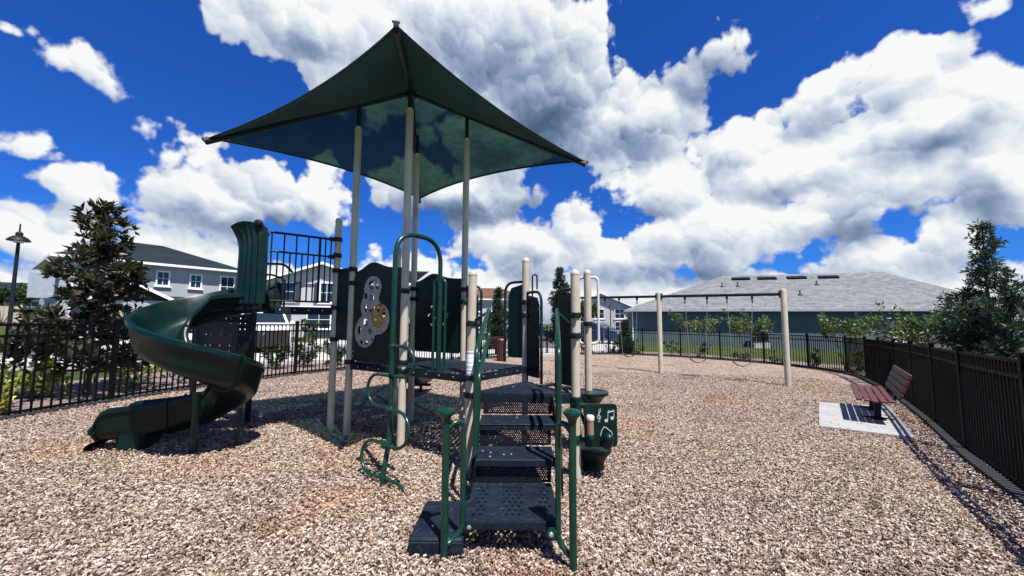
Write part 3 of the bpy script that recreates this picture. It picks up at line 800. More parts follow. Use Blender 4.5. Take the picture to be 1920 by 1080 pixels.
# ---- guard rail on the high deck
a, b = Vector((*PP['P1'], 0)), Vector((*P0, 0)); e = (b - a).normalized(); a2 = a + e * .075; b2 = b - e * .02
gr = MB(); gr.tube([(a2.x, a2.y, 2.60), (b2.x, b2.y, 2.60)], .015, 10); gr = gr.build('guard_rail', 'black_steel', PS)
for zz in (2.36, 1.745): m2 = MB(); m2.tube([(a2.x, a2.y, zz), (b2.x, b2.y, zz)], .012, 8); m2.build('cross_bar', 'black_steel', gr)
for k in range(11):
    q = a2.lerp(b2, (k + .15) / 10.4); m2 = MB(); m2.tube([(q.x, q.y, 1.735), (q.x, q.y, 2.60 if k % 2 == 0 or k < 3 else 2.36)], .0095 if k not in (2,) else .016, 8); m2.build('bar', 'black_steel', gr)
for zz in (2.60, 2.36): m2 = MB(); m2.box((a2.x, a2.y, zz), (.07, .05, .05), u=e); m2.build('rail_clamp', 'black_steel', gr)

# ---- spiral slide
CX, CY, RR = -3.40, 4.38, .36
path = [(-2.93, 4.93, HI - .02), (-3.05, 4.91, HI - .03), (-3.18, 4.86, HI - .04), (-3.29, 4.79, HI - .06)]
NA = 56
for i in range(NA + 1):
    a_ = 90 + 375 * i / NA; t = i / NA
    path.append((CX + RR * math.cos(rad(a_)), CY + RR * math.sin(rad(a_)), HI - .08 - (HI - .08 - .36) * (.85 * t + .15 * t * t)))
lx, ly, lz = path[-1]
for k, (dx_, dy_, dz_) in enumerate(((-.16, -.03, -.05), (-.34, -.09, -.09), (-.52, -.15, -.11), (-.68, -.20, -.12), (-.79, -.235, -.12), (-.86, -.25, -.122), (-.90, -.262, -.124), (-.925, -.268, -.125))): path.append((lx + dx_, ly + dy_, lz + dz_))
path = [Vector(p) for p in path]
# cross section: (lateral, height) closed loop, lateral>0 is the outer side of the turn
def section(hi_o, hi_i, hw=.165):
    inn = []
    inn += [(-hw - .03, hi_i)]
    for k in range(9):
        th = PI + PI * k / 8; inn.append((hw * math.cos(th) * 1.0, .13 + .13 * math.sin(th)) if 0 < k < 8 else ((-hw, .14) if k == 0 else (hw, .14)))
    inn += [(hw + .04, hi_o)]
    rim_o = [(hw + .055, hi_o + .022), (hw + .085, hi_o + .012), (hw + .088, hi_o - .03), (hw + .065, hi_o - .045)]
    out = [(hw + .04, .13)]
    for k in range(1, 8):
        th = -PI * k / 8; out.append(((hw + .035) * math.cos(th), .12 + .145 * math.sin(th)))
    out += [(-hw - .035, .13), (-hw - .055, hi_i - .035), (-hw - .075, hi_i - .03), (-hw - .075, hi_i + .012), (-hw - .05, hi_i + .022)]
    return inn + rim_o + out
def sweep(mb, pts, i0, i1, ho, hi_, allp, capend=True):
    rings = []
    for i in range(i0, i1 + 1):
        t = (allp[min(i + 1, len(allp) - 1)] - allp[max(i - 1, 0)]); t.z = 0; t.normalize()
        lat = Vector((t.y, -t.x, 0)); f = i / (len(allp) - 1)
        sc = section(ho(f), hi_(f)); rings.append([allp[i] + lat * s_ + Vector((0, 0, h_ - .02)) for s_, h_ in sc])
    n = len(rings[0]); vs = [q for r_ in rings for q in r_]
    fs = [(i * n + k, i * n + (k + 1) % n, (i + 1) * n + (k + 1) % n, (i + 1) * n + k) for i in range(len(rings) - 1) for k in range(n)]
    mb.add(vs, fs)
    if capend:
        inn = 11
        for base, flip in ((0, True), ((len(rings) - 1) * n, False)):
            c_ = []
            for k in range(n): c_.append(base + k)
            # strip the wall thickness: join inner and outer profile
            o_ = list(range(11, n))
            m_ = n
            quads = []
            inner = [base + k for k in range(0, 11)]; outer_ = [base + k for k in range(n - 1, 10, -1)]
            L_ = max(len(inner), len(outer_))
            for k in range(L_ - 1):
                a1, a2_ = inner[min(10, k * 11 // L_)], inner[min(10, (k + 1) * 11 // L_)]; b1, b2_ = outer_[min(len(outer_) - 1, k)], outer_[min(len(outer_) - 1, k + 1)]
                q = [a1, a2_, b2_, b1]; q2 = []
                for z_ in q:
                    if z_ not in q2: q2.append(z_)
                if len(q2) > 2: quads.append(tuple(q2) if flip else tuple(reversed(q2)))
            off = len(mb.v) - len(vs)
            mb.f.extend([tuple(z_ + off for z_ in q) for q in quads]); mb.mi.extend([0] * len(quads))
ho = lambda f: .33 - .20 * max(0, (f - .93) / .07) ** 3
hi_ = lambda f: .20 + .14 * max(0, min(1, (f - .62) / .2)) - .21 * max(0, (f - .93) / .07) ** 3
N_ = len(path)
slide = None
for (i0, i1) in ((0, 22), (22, 42), (42, N_ - 7), (N_ - 7, N_ - 1)):
    mb = MB(); sweep(mb, None, i0, i1, ho, hi_, path)
    if slide is None: slide = mb.build('spiral_slide', 'green_plastic', PS, smooth=50); slide['label'] = 'dark green moulded spiral slide'
    else: mb.build('chute_section', 'green_plastic', slide, smooth=50)
    if i0:
        mb = MB(); t = path[i0 + 1] - path[i0 - 1]; t.z = 0; t.normalize(); lat = Vector((t.y, -t.x, 0))
        sc = section(ho(i0 / (N_ - 1)), hi_(i0 / (N_ - 1)))
        outl = sc[11:]; mb.tube([path[i0] + lat * s_ * 1.03 + Vector((0, 0, (h_ - .13) * 1.03 + .11)) for s_, h_ in outl], .012, 6); mb.build('joint_flange', 'green_plastic', slide)
# rolled exit lip
mb = MB(); t = (path[-1] - path[-2]).normalized(); lat = Vector((t.y, -t.x, 0)).normalized()
ex = path[-1]
sec = section(ho(1), hi_(1)); mb.tube([ex + lat * s_ + Vector((0, 0, h_ - .02)) - t * .0 for s_, h_ in sec[11:]], .020, 8)
lipv = []
for k in range(9):
    an = PI * k / 8
    lipv.append([ex + t * (.10 * math.sin(an)) + Vector((0, 0, -.02 - .10 * (1 - math.cos(an)))) + lat * q for q in (-.165, .165)])
vs = [q for r_ in lipv for q in r_]; mb.add(vs, [(2 * k, 2 * k + 1, 2 * k + 3, 2 * k + 2) for k in range(8)])
mb.build('exit_lip', 'green_plastic', slide)
mb = MB(); fx = ex - t * .30; mb.box((fx.x, fx.y, gz(fx.x) + .12), (.26, .35, .30), u=t, bev=.04); mb.build('exit_foot', 'green_plastic', slide)
mb = MB(); mb.tube([(CX, CY, gz(CX) - .02), (CX, CY, .72)], .036, 16); mb.build('support_post', 'green_steel', slide)
mb = MB(); mb.tube([(CX + .30, CY + .26, gz(CX)), (CX + .30, CY + .26, .50)], .022, 10); mb.build('support_brace', 'green_steel', slide)
# moulded entrance hood
def hood(yn, flip, h0=HI + .02, h1=2.66, sx=0.0):
    mb = MB(); nu, nv = 44, 18; grid = []
    for layer in (0, 1):
        for j in range(nv + 1):
            v = j / nv; top = h1 - .00
            for i in range(nu + 1):
                u = i / nu; xl = -3.265 - .075 * max(0, (v - .70) / .30) ** 1.5 + .02 * math.sin(v * 2.5); xr = -2.905 - .02 * v
                x_ = xl + (xr - xl) * u + sx
                zz = h0 + (top - .10 * (1 - u) ** 2 * 0 - .06 * (2 * u - 1) ** 2 - h0) * v
                rib_ = .011 * math.cos(u * PI * 2 * 5.5) * min(1, 6 * (1 - v)) * min(1, 6 * u) * min(1, 6 * (1 - u))
                bow = -.05 * (1 - (2 * u - 1) ** 2)
                y_ = yn + flip * (rib_ + bow) + flip * (.02 if layer else 0) + flip * -.05 * max(0, (v - .8) / .2) ** 2 * (1 - u)
                grid.append((x_, y_, zz))
    W_ = nu + 1; K = (nu + 1) * (nv + 1); fs = []
    for j in range(nv):
        for i in range(nu):
            q = (j * W_ + i, j * W_ + i + 1, (j + 1) * W_ + i + 1, (j + 1) * W_ + i); fs.append(q); fs.append(tuple(z_ + K for z_ in reversed(q)))
    for i in range(nu):
        for j in (0, nv): fs.append((j * W_ + i, j * W_ + i + 1, j * W_ + i + 1 + K, j * W_ + i + K))
    for j in range(nv):
        for i in (0, nu): fs.append((j * W_ + i, (j + 1) * W_ + i, (j + 1) * W_ + i + K, j * W_ + i + K))
    mb.add(grid, fs); return mb
hd = hood(4.66, 1).build('slide_hood', 'green_plastic', PS, smooth=60)
hood(5.18, -1, sx=-.30).build('hood_side', 'green_plastic', hd, smooth=60)
mb = MB(); mb.tube([(-3.0, 4.62, 2.64), (-3.27, 5.20, 2.64)], .045, 14); mb.lathe((-3.0, 4.625, 2.64), [(.045, 0), (.05, .01), (.045, .03), (.02, .045)], 14, axis=(0, -1, 0)); mb.build('top_bar', 'black_steel', hd)
mb = MB(); mb.box((-3.09, 4.66, HI + .00), (.32, .05, .12), bev=.012); mb.build('sill', 'black_steel', hd)
mb = MB()
for (y0, y1) in ((5.45, 5.75),):
    mb.tube(rounded([(-3.45, y0, 1.7), (-3.45, y0, 2.15), (-3.50, y0, 2.28), (-3.32, y1, 2.32), (-3.2, y1, 2.2)], .1), .017, 8)
    mb.tube(rounded([(-3.52, y0 + .05, 2.1), (-3.42, y0 + .1, 2.15), (-3.3, y1, 2.1), (-3.3, y1, 1.7)], .08), .014, 8)
mb.build('hand_loop', 'dark_green', PS)
# perforated store-front panel under the high deck
mb = MB(); o_ = Vector((-4.31, 5.50, .90)); u_ = Vector((.80, -.10, 0)); mb.perf(o_, u_, (0, 0, 1), .80, .66, 11, 9, .40, .42, .02, solid=lambda a, b: (int(a * 11) in (0, 3, 7, 10)) or (int(b * 9) in (0, 4)), stagger=False)
mb.box(o_ + u_.normalized() * .40 + Vector((0, 0, .01)), (.82, .05, .05), u=u_); mb.box(o_ + u_.normalized() * .40 + Vector((0, 0, .66)), (.82, .05, .04), u=u_)
mb.box(o_ + u_.normalized() * .82 + Vector((0, 0, .0)), (.05, .05, 1.5), u=u_); mb.box(o_ - u_.normalized() * .02 + Vector((0, 0, .0)), (.05, .05, 1.5), u=u_); mb.build('peg_panel', 'black_steel', PS, smooth=0)

# ---- activity panels
def circ(cx, cy, r, n=14, ry=None, ph=0): return [(cx + r * math.cos(2 * PI * k / n + ph), cy + (ry or r) * math.sin(2 * PI * k / n + ph)) for k in range(n)]
def union_outline(circles, n=48):
    cx = sum(c[0] for c in circles) / len(circles); cy = sum(c[1] for c in circles) / len(circles); out = []
    for k in range(n):
        a_ = 2 * PI * k / n; d = (math.cos(a_), math.sin(a_)); best = .02
        for (x, y, r) in circles:
            b_ = d[0] * (x - cx) + d[1] * (y - cy); disc = b_ * b_ - ((x - cx) ** 2 + (y - cy) ** 2 - r * r)
            if disc > 0: best = max(best, b_ + math.sqrt(disc))
        out.append((cx + d[0] * best, cy + d[1] * best))
    return out
def wavy_panel(w, h, z0):
    top = [(w * t, z0 + h + .085 * math.sin(PI * t) ** 2 * (1 + .5 * math.sin(2 * PI * t)) - .03) for t in [i / 16 for i in range(16, -1, -1)]]
    return [(0, z0 + .02), (.04, z0), (w - .04, z0), (w, z0 + .02)] + top
def gear(cx, cy, r, teeth):
    out = []
    for k in range(teeth * 4):
        a_ = 2 * PI * k / (teeth * 4); out.append((cx + (r if k % 4 in (0, 1) else r * .86) * math.cos(a_), cy + (r if k % 4 in (0, 1) else r * .86) * math.sin(a_)))
    return out
a, b = Vector((*PP['P2'], 0)), Vector((*PP['P3'], 0)); u_ = (b - a).normalized(); Wd = (b - a).length - .12; o_ = a + u_ * .06
CIR = [(.385, 1.90, .165), (.345, 1.68, .18), (.26, 1.36, .20), (.52, 1.52, .19)]
outl = union_outline(CIR); cxm = sum(q[0] for q in outl) / len(outl); cym = sum(q[1] for q in outl) / len(outl)
inner_hole = [(cxm + (q[0] - cxm) * .80, cym + (q[1] - cym) * .84) for q in outl]
mb = MB(); mb.plate(o_, u_, (0, 0, 1), wavy_panel(Wd, 1.16, 1.0), [list(reversed(inner_hole))], t=.022); ap = mb.build('activity_panel', 'dark_green', PS, smooth=0)
ap['label'] = 'dark green panel with beige bubble window and yellow gear'
holes = [circ(.36, 1.94, .06), circ(.47, 1.92, .042), circ(.25, 1.81, .04), circ(.37, 1.79, .05), circ(.255, 1.66, .032, ry=.055), circ(.27, 1.48, .055), circ(.36, 1.37, .040), circ(.15, 1.38, .04, ry=.055), circ(.51, 1.56, .145, 22), circ(.20, 1.235, .035, 4), circ(.30, 1.23, .036, 4), circ(.40, 1.27, .03, 4), circ(.355, 1.635, .028)]
bubble = [(cxm + (q[0] - cxm) * .98, cym + (q[1] - cym) * .98) for q in outl]
mb = MB(); mb.plate(o_ + Vector((u_.y, -u_.x, 0)) * .022, u_, (0, 0, 1), bubble, [list(reversed(h)) for h in holes], t=.012); mb.build('bubble_window', 'bubble_beige', ap, smooth=0)
mb = MB(); mb.plate(o_ + Vector((u_.y, -u_.x, 0)) * .006, u_, (0, 0, 1), gear(.51, 1.555, .165, 18), [list(reversed(circ(.51 + .08 * math.cos(q), 1.555 + .08 * math.sin(q), .030, 10))) for q in (0.3, 1.87, 3.44, 5.0)], t=.010); mb.build('gear', 'gear_yellow', ap, smooth=0)
for s_ in (-1, 1):
    mb = MB(); c_ = o_ + u_ * .50 + Vector((u_.y, -u_.x, 0)) * .03; mb.box((c_.x, c_.y, 1.57), (.31, .008, .016), u=Vector((u_.x * .7, u_.y * .7, .7 * s_)), w=Vector((-u_.x * .7 * s_, -u_.y * .7 * s_, .7))); mb.build('spoke', 'bubble_beige', ap, 0)
for (q, zz) in ((.40, 2.03), (.10, 1.27), (.62, 1.40), (.23, 1.90), (.04, 1.06), (.05, 1.12), (.04, 2.08)):
    mb = MB(); c_ = o_ + u_ * q; nrm = Vector((u_.y, -u_.x, 0)); mb.lathe((c_.x + nrm.x * .028, c_.y + nrm.y * .028, zz), [(.010, 0), (.009, .004), (.004, .007)], 8, axis=nrm); mb.build('bolt', 'zinc', ap)
a, b = Vector((*PP['P4'], 0)), Vector((*PP['P5'], 0)); u_ = (b - a).normalized(); Wd = (b - a).length - .12; o_ = a + u_ * .06
hs = []
for k in range(8): hs.append(list(reversed(circ(.46 + .17 * math.cos(k * PI / 4), 1.58 + .17 * math.sin(k * PI / 4), .05, 7, ry=.028, ph=k))))
for k in range(6): hs.append(list(reversed(circ(.46 + .075 * math.cos(k * PI / 3 + .4), 1.58 + .075 * math.sin(k * PI / 3 + .4), .026, 6, ry=.02))))
mb = MB(); mb.plate(o_, u_, (0, 0, 1), wavy_panel(Wd, 1.06, 1.06), hs, t=.022); bp = mb.build('activity_panel', 'dark_green', PS, smooth=0)
mb = MB(); mb.plate(o_ + Vector((-u_.y, u_.x, 0)) * .03, u_, (0, 0, 1), gear(.46, 1.58, .22, 14), [list(reversed(circ(.46 + .13 * math.cos(q), 1.58 + .13 * math.sin(q), .055, 12))) for q in (0, 1.26, 2.51, 3.77, 5.03)], t=.01); mb.build('gear', 'dark_green', bp, smooth=0)

# ---- wing panels with tube frames beside the openings
def wing(post_key, toward, w0, w1, z0, z1, name='wing_panel', matp='green_plastic'):
    a = Vector((*PP[post_key], 0)); d = (Vector((*PP[toward], 0)) - a).normalized(); A = a + d * w0; B = a + d * w1
    mb = MB(); mb.tube(rounded([(A.x, A.y, z1), (B.x, B.y, z1), (B.x, B.y, z0)], .14, 8), .017, 10)
    mb.tube([(A.x, A.y, z1), (A.x, A.y, z0)], .012, 8); fr = mb.build('wing_frame', 'dark_green', PS)
    n = Vector((-d.y, d.x, 0)); W_ = (B - A).length
    mb = MB(); mb.plate((A.x, A.y, 0), d, (0, 0, 1), [(.03, z0 + .06), (W_ - .055, z0 + .06), (W_ - .055, z1 - .16), (W_ - .10, z1 - .07), (.03, z1 - .035)], t=.02); mb.build('panel', matp, fr, 0)
    for zz in (z0 + .12, (z0 + z1) / 2, z1 - .2):
        mb = MB(); c_ = B - d * .03; mb.box((c_.x, c_.y, zz), (.05, .012, .03), u=d); mb.build('clip', 'zinc', fr, 0)
wing('P9', 'P5', .03, .31, 1.0, 1.99)
wing('P5', 'P9', .05, .30, 1.0, 1.97, matp='dark_green')
wing('P9', 'P7', .04, .36, .80, 1.85, matp='dark_green')
wing('P7', 'P9', .05, .34, .80, 1.83, matp='dark_green')
mb = MB(); mb.tube(rounded([(.25, 4.86, 1.5), (.25, 4.86, 2.08), (.31, 4.90, 2.08), (.31, 4.90, 1.9)], .04), .010, 8); mb.build('hand_loop', 'black_steel', PS)
# arched climber leaving the low deck at the back
mb = MB(); d_ = Vector((.88, .46, 0))
for s_ in (.36, .62):
    q = Vector((*PP['P9'], 0)).lerp(Vector((*PP['P7'], 0)), s_)
    mb.tube(bez((q.x, q.y, TRI - .02), (q.x + .25, q.y + .13, TRI + .08), (q.x + .48, q.y + .25, .62), (q.x + .62, q.y + .33, gz(.8)), 12), .02, 10)
mb.build('arch_climber', 'black_steel', PS)

# ---- curly climber with entry arch
d_in = Vector((.57, .82, 0)); lat = Vector((.82, -.57, 0)); B0 = Vector((-1.125, 3.79, 0)); T0 = Vector((-.78, 4.29, 0)); z0 = gz(-1.1)
foot = B0 + Vector((-.02, -.12, 0))
mb = MB(); mb.tube(rounded([(foot.x, foot.y, z0 - .02), (foot.x + .005, foot.y + .01, .16), (B0.x, B0.y, .42), (B0.x, B0.y, 2.37), (T0.x, T0.y, 2.37), (T0.x, T0.y, .93)], .26, 9), .024, 14)
cc = mb.build('curly_climber', 'green_steel', PS)
def loop_c(side, zt, zb, reach):
    c0 = B0 if zb > .4 else B0.lerp(foot, .35); s_ = lat * side; cb = B0 if zb > .42 else B0.lerp(foot, .8)
    pts = [c0 + Vector((0, 0, zt)), c0 + s_ * (reach * .5) + Vector((0, 0, zt))]
    r_ = (zt - zb) / 2
    for k in range(9):
        an = PI / 2 - PI * k / 8; pts.append(c0.lerp(cb, k / 8) + s_ * (reach - r_ + r_ * math.cos(an)) + Vector((0, 0, (zt + zb) / 2 + r_ * math.sin(an))))
    pts += [cb + s_ * (reach * .5) + Vector((0, 0, zb)), cb + Vector((0, 0, zb))]
    mb = MB(); mb.tube(pts, .0155, 10); mb.build('curl', 'green_steel', cc)
    for q, zz in ((c0, zt), (cb, zb)):
        m2 = MB(); m2.lathe((q.x, q.y, zz - .02), [(.027, 0), (.031, .008), (.031, .032), (.027, .04)], 14); m2.build('collar', 'green_steel', cc)
loop_c(1, 1.265, .985, .30); loop_c(-1, .985, .69, .36); loop_c(1, .685, .38, .30); loop_c(-1, .375, .09, .36)
mb = MB(); q = B0.lerp(foot, .8); mb.tube(bez(q + Vector((0, 0, .09)), q + lat * .15 + Vector((0, 0, .10)), q + lat * .29 + Vector((0, 0, .10)), q + lat * .33 + Vector((0, 0, -.02)), 10), .0155, 10); mb.build('curl', 'green_steel', cc)
mb = MB(); c_ = T0; e_ = Vector((.82, -.57, 0)) * .085
mb.tube(rounded([c_ - e_ + Vector((0, 0, .95)), c_ - e_ + Vector((0, 0, 1.96)), c_ + e_ + Vector((0, 0, 1.96)), c_ + e_ + Vector((0, 0, .95))], .085, 8), .014, 10)
mb.tube([c_ - e_ * 1.9 + Vector((0, 0, .96)), c_ + e_ * 1.9 + Vector((0, 0, .96))], .013, 8); mb.build('grab_hoop', 'green_steel', PS)

# ---- single slide leaving the middle deck at the back
mb = MB(); sp = [Vector(q) for q in ((-1.70, 5.95, .95), (-1.78, 6.2, .93), (-1.84, 6.6, .78), (-1.88, 7.1, .57), (-1.89, 7.6, .38), (-1.88, 8.05, .27), (-1.86, 8.4, .24), (-1.85, 8.6, .23))]
sp = [Vector(q) for q in catmull(sp, .12)]
sweep(mb, None, 0, len(sp) - 1, lambda f: .17, lambda f: .17, sp); bs_ = mb.build('wave_slide', 'dark_green', PS, smooth=50)
mb = MB(); mb.tube([(-1.86, 8.3, gz(-1.9)), (-1.86, 8.3, .24)], .03, 10); mb.box((-1.86, 8.3, .2), (.4, .06, .05)); mb.build('slide_foot', 'dark_green', bs_)

# ---- staircase
SPROF = [(3.20, .16), (3.96, .64), (3.96, .80), (3.88, .80), (3.57, .625), (3.25, .43), (3.20, .36)]
ST = MB(); ST.plate((-.305, 0, 0), (0, 1, 0), (0, 0, 1), SPROF, t=.012)
ST = ST.build('staircase', 'riser_vinyl', PS, 0)
mb = MB(); mb.plate((.40, 0, 0), (0, 1, 0), (0, 0, 1), SPROF, t=.012); mb.build('stringer', 'riser_vinyl', ST, 0)
ST['label'] = 'navy vinyl steps with perforated risers'
def tread(x0, x1, y0, y1, z, name='tread', fn=None):
    mb = MB()
    if fn: mb.perf((x0, y0, z), (1, 0, 0), (0, 1, 0), x1 - x0, y1 - y0, 14, 10, .62, .50, .014, solid=fn)
    else: mb.box(((x0 + x1) / 2, (y0 + y1) / 2, z - .01), (x1 - x0, y1 - y0, .02), bev=.006)
    mb.box(((x0 + x1) / 2, y0 + .006, z - .028), (x1 - x0, .012, .054), bev=.004)
    for sx in (x0, x1): mb.box((sx, (y0 + y1) / 2, z - .03), (.014, y1 - y0, .056))
    o = mb.build(name, 'deck_vinyl', ST, 30); return o
plat = tread(-.292, .312, 2.66, 3.27, .225, 'landing', lambda a, b: b < .06 or b > .94 or (.20 < a < .36) or (.62 < a < .82) or a < .06 or a > .95)
tread(-.285, .345, 3.235, 3.58, .415); tread(-.275, .385, 3.565, 3.92, .605)
for (xa, xb, y_, za, zb) in ((-.28, .32, 3.275, .23, .405), (-.275, .35, 3.585, .425, .595), (-.27, .39, 3.915, .615, .785)):
    mb = MB(); mb.perf((xa, y_, za), (1, 0, 0), (0, 0, 1), xb - xa, zb - za, 34, 11, .50, .55, .003, solid=lambda a, b: a < .06 or a > .955 or b < .08 or b > .86); mb.build('riser', 'riser_vinyl', ST, 0)
for xq in (-.22, -.05, .12, .29):
    mb = MB(); mb.lathe((xq, 3.985 - .02 * xq, TRI - .05), [(.013, 0), (.011, .006), (.004, .010)], 10, axis=(0, -1, 0)); mb.build('bolt', 'zinc', ST)
for (xq, yq, zz) in ((-.17, 3.30, .417), (-.17, 3.40, .417), (-.06, 3.35, .417), (.0, 3.36, .417), (-.24, 3.44, .417), (.05, 3.8, .607), (-.52, 2.78, .135), (-.45, 2.76, .135), (-.5, 3.02, .135), (-.36, 3.05, .135), (.25, 3.5, .417), (.02, 4.4, TRI + .002)):
    mb = MB(); mb.lathe((xq, yq, zz), [(.010, 0), (.008, .004), (.003, .006)], 8); mb.build('bolt', 'zinc', ST)
mb = MB(); mb.box((-.475, 2.90, .066), (.345, .54, .136), bev=.012); mb.box((-.475, 2.632, .062), (.335, .012, .10), bev=.004); mb.build('side_step', 'deck_vinyl', ST, 30)
# newels and loop rails
def newel(x, y, h, ix, name='newel_post'):
    z0 = gz(x); mb = MB(); mb.tube([(x, y, z0 - .03), (x, y, z0 + h - .06)], .0235, 16)
    mb.lathe((x, y, z0 + h - .085), [(.0235, 0), (.027, .006), (.028, .022), (.036, .038), (.052, .052), (.056, .064), (.052, .076), (.034, .086), (.012, .092)], 20)
    o = mb.build(name, 'green_steel', PS); yi = y + .06
    mb = MB(); mb.tube(rounded([(x, y, z0 + h - .14), ((x + ix) / 2, (y + yi) / 2, z0 + h - .09), (ix, yi, z0 + h - .10), (ix, yi, z0 + .16), ((x + ix * .6) / 1.6, (y + yi) / 2, z0 + .10), (x, y, z0 + .09)], .07, 7), .0185, 12); mb.build('loop_rail', 'green_steel', o)
    s_ = 1 if ix > x else -1
    mb = MB(); mb.plate((ix, yi - .0, 0), (s_, 0, 0), (0, 0, 1), [(0, .15), (.06, .15), (.075, .19), (.06, .225), (0, .225)] if s_ > 0 else [(0, .15), (0, .225), (.06, .225), (.075, .19), (.06, .15)], t=.01); mb.build('lug', 'green_steel', o, 0)
    mb = MB(); mb.lathe((ix + s_ * .045, yi - .006, .187), [(.017, 0), (.014, .008), (.006, .012)], 10, axis=(0, -1, 0)); mb.build('bolt', 'zinc', o)
newel(-.417, 2.613, .93, -.312); newel(.378, 2.524, .965, .295)
def stair_rail(sx, xt, xb, ptop):
    mb = MB(); mb.tube(rounded([(xb, 3.12, .50), (xb, 3.12, 1.27), (xt, 3.93, 1.63), (xt, 3.97, 1.36), (xb + (xt - xb) * .2, 3.26, 1.06), (xb, 3.24, .5)], .075, 7), .0205, 12)
    mb.tube([(xt, 3.93, 1.60), ptop], .014, 8); mb.lathe((xb, 3.12, .47), [(.019, 0), (.024, .01), (.024, .05), (.019, .06)], 12)
    mb.box((xb, 3.18, .49), (.02, .14, .05), bev=.006); mb.build('stair_rail', 'green_steel', PS)
stair_rail(-1, -.225, -.275, (PP['P6'][0] + .03, PP['P6'][1], 1.50)); stair_rail(1, .445, .365, (PP['P7'][0] - .03, PP['P7'][1], 1.38 + .08))
# ---- music panel
mo = Vector((.70, 3.90, 0)); um = Vector((1, .05, 0)).normalized()
rp = []
for (cx, cy, a0) in ((.285, .355, 180), (.285, .67, 270), (.0, .67, 0)): pass
W_, zb, zt = .315, .315, .715; r_ = .03
for (cx, cy, a0) in ((W_ - r_, zb + r_, -90), (W_ - r_, zt - r_, 0), (r_, zt - r_, 90), (r_, zb + r_, 180)):
    for k in range(5): rp.append((cx + r_ * math.cos(rad(a0 + k * 22.5)), cy + r_ * math.sin(rad(a0 + k * 22.5))))
mb = MB(); mb.plate(mo, um, (0, 0, 1), rp, t=.022); mp = mb.build('music_panel', 'green_plastic', PS, 0); mp['label'] = 'green music panel with engraved notes, shaker tube and bell'
fr = Vector((um.y, -um.x, 0))
def M3(a_, z_, d=.014): return mo + um * a_ + fr * d + Vector((0, 0, z_))
notes = MB()
notes.tube([M3(.222, .565), M3(.226, .648), M3(.285, .664), M3(.281, .588)], .0038, 6); notes.tube([M3(.226, .634), M3(.284, .65)], .0038, 6)
notes.lathe(M3(.208, .560, .012), [(.016, 0), (.016, .004)], 10, axis=fr); notes.lathe(M3(.266, .583, .012), [(.016, 0), (.016, .004)], 10, axis=fr)
notes.build('music_notes', 'white_mark', mp)
cl_ = [(.128, .555), (.135, .545), (.145, .55), (.143, .575), (.137, .63), (.140, .665), (.152, .675), (.156, .655), (.140, .628), (.124, .605), (.122, .585), (.135, .575), (.152, .58), (.155, .597), (.145, .608), (.134, .60)]
mb = MB(); mb.tube([M3(*q) for q in cl_], .0032, 6); mb.build('treble_clef', 'white_mark', mp)
mb = MB(); mb.tube([M3(.15, .42), M3(.165, .47), M3(.19, .505), M3(.21, .49), M3(.255, .455), M3(.268, .425)], .004, 6); mb.build('bell_outline', 'white_mark', mp)
mb = MB(); c_ = M3(.205, .335, .012); mb.lathe(c_, [(.058, 0), (.06, .03), (.048, .075), (.045, .11), (.03, .13), (.01, .137)], 18, axis=(.15, -.55, .8)); mb.build('bell', 'green_plastic', mp)
mb = MB(); mb.lathe(M3(.045, .435, .05), [(.033, 0), (.033, .145)], 18); mb.build('shaker_tube', 'shaker_clear', mp)
for zz in (.575, .405): mb = MB(); mb.lathe(M3(.045, zz, .05), [(.037, 0), (.038, .008), (.038, .035), (.03, .045)], 18); mb.build('shaker_cap', 'cap_beige' if zz > .5 else 'green_steel', mp)
for zz in (.69, .37): mb = MB(); c_ = M3(.0, zz, .0); mb.tube([(PP['P7'][0], PP['P7'][1], zz), (c_.x + .06, c_.y + .01, zz)], .026, 10); mb.lathe((PP['P7'][0], PP['P7'][1], zz - .04), [(.055, 0), (.06, .01), (.06, .07), (.055, .08)], 16); mb.build('mount', 'green_steel', mp)
# ---- stepping pods
def pod(x, y, z, r, label):
    z0 = gz(x); mb = MB(); mb.lathe((x, y, z), [(.075, -.30), (.085, -.22), (.115, -.13), (r * .82, -.05), (r * .98, -.035), (r, -.02), (r * .985, -.004), (r * .93, 0), (r * .90, -.006), (r * .3, -.004)], 28)
    o = mb.build('stepping_pod', 'green_plastic', PS, 45); o['label'] = label
    mb = MB(); mb.lathe((x, y, z0 - .01), [(.045, 0), (.045, z - z0 - .2)], 16); mb.build('pod_stem', 'green_steel', o)
pod(.925, 4.76, .69, .215, 'higher round green stepping pod')
mb = MB(); x, y = .84, 4.22; mb.lathe((x, y, gz(x) - .01), [(.12, 0), (.125, .02), (.11, .06), (.115, .10), (.15, .17), (.185, .21), (.19, .235), (.18, .25), (.05, .25)], 26); mb.build('stepping_pod', 'dark_green', PS, 45)
# cream grab handle on the far post
x, y = PP['P8']; mb = MB(); mb.tube(rounded([(x, y, 2.04), (x + .125, y - .02, 2.05), (x + .125, y - .02, 1.24), (x, y, 1.245)], .07, 7), .0155, 10); mb.tube(rounded([(x, y, 2.04), (x - .10, y + .03, 2.05), (x - .10, y + .03, 1.24), (x, y, 1.245)], .07, 7), .0155, 10); mb.build('grab_handle', 'cap_beige', PS)

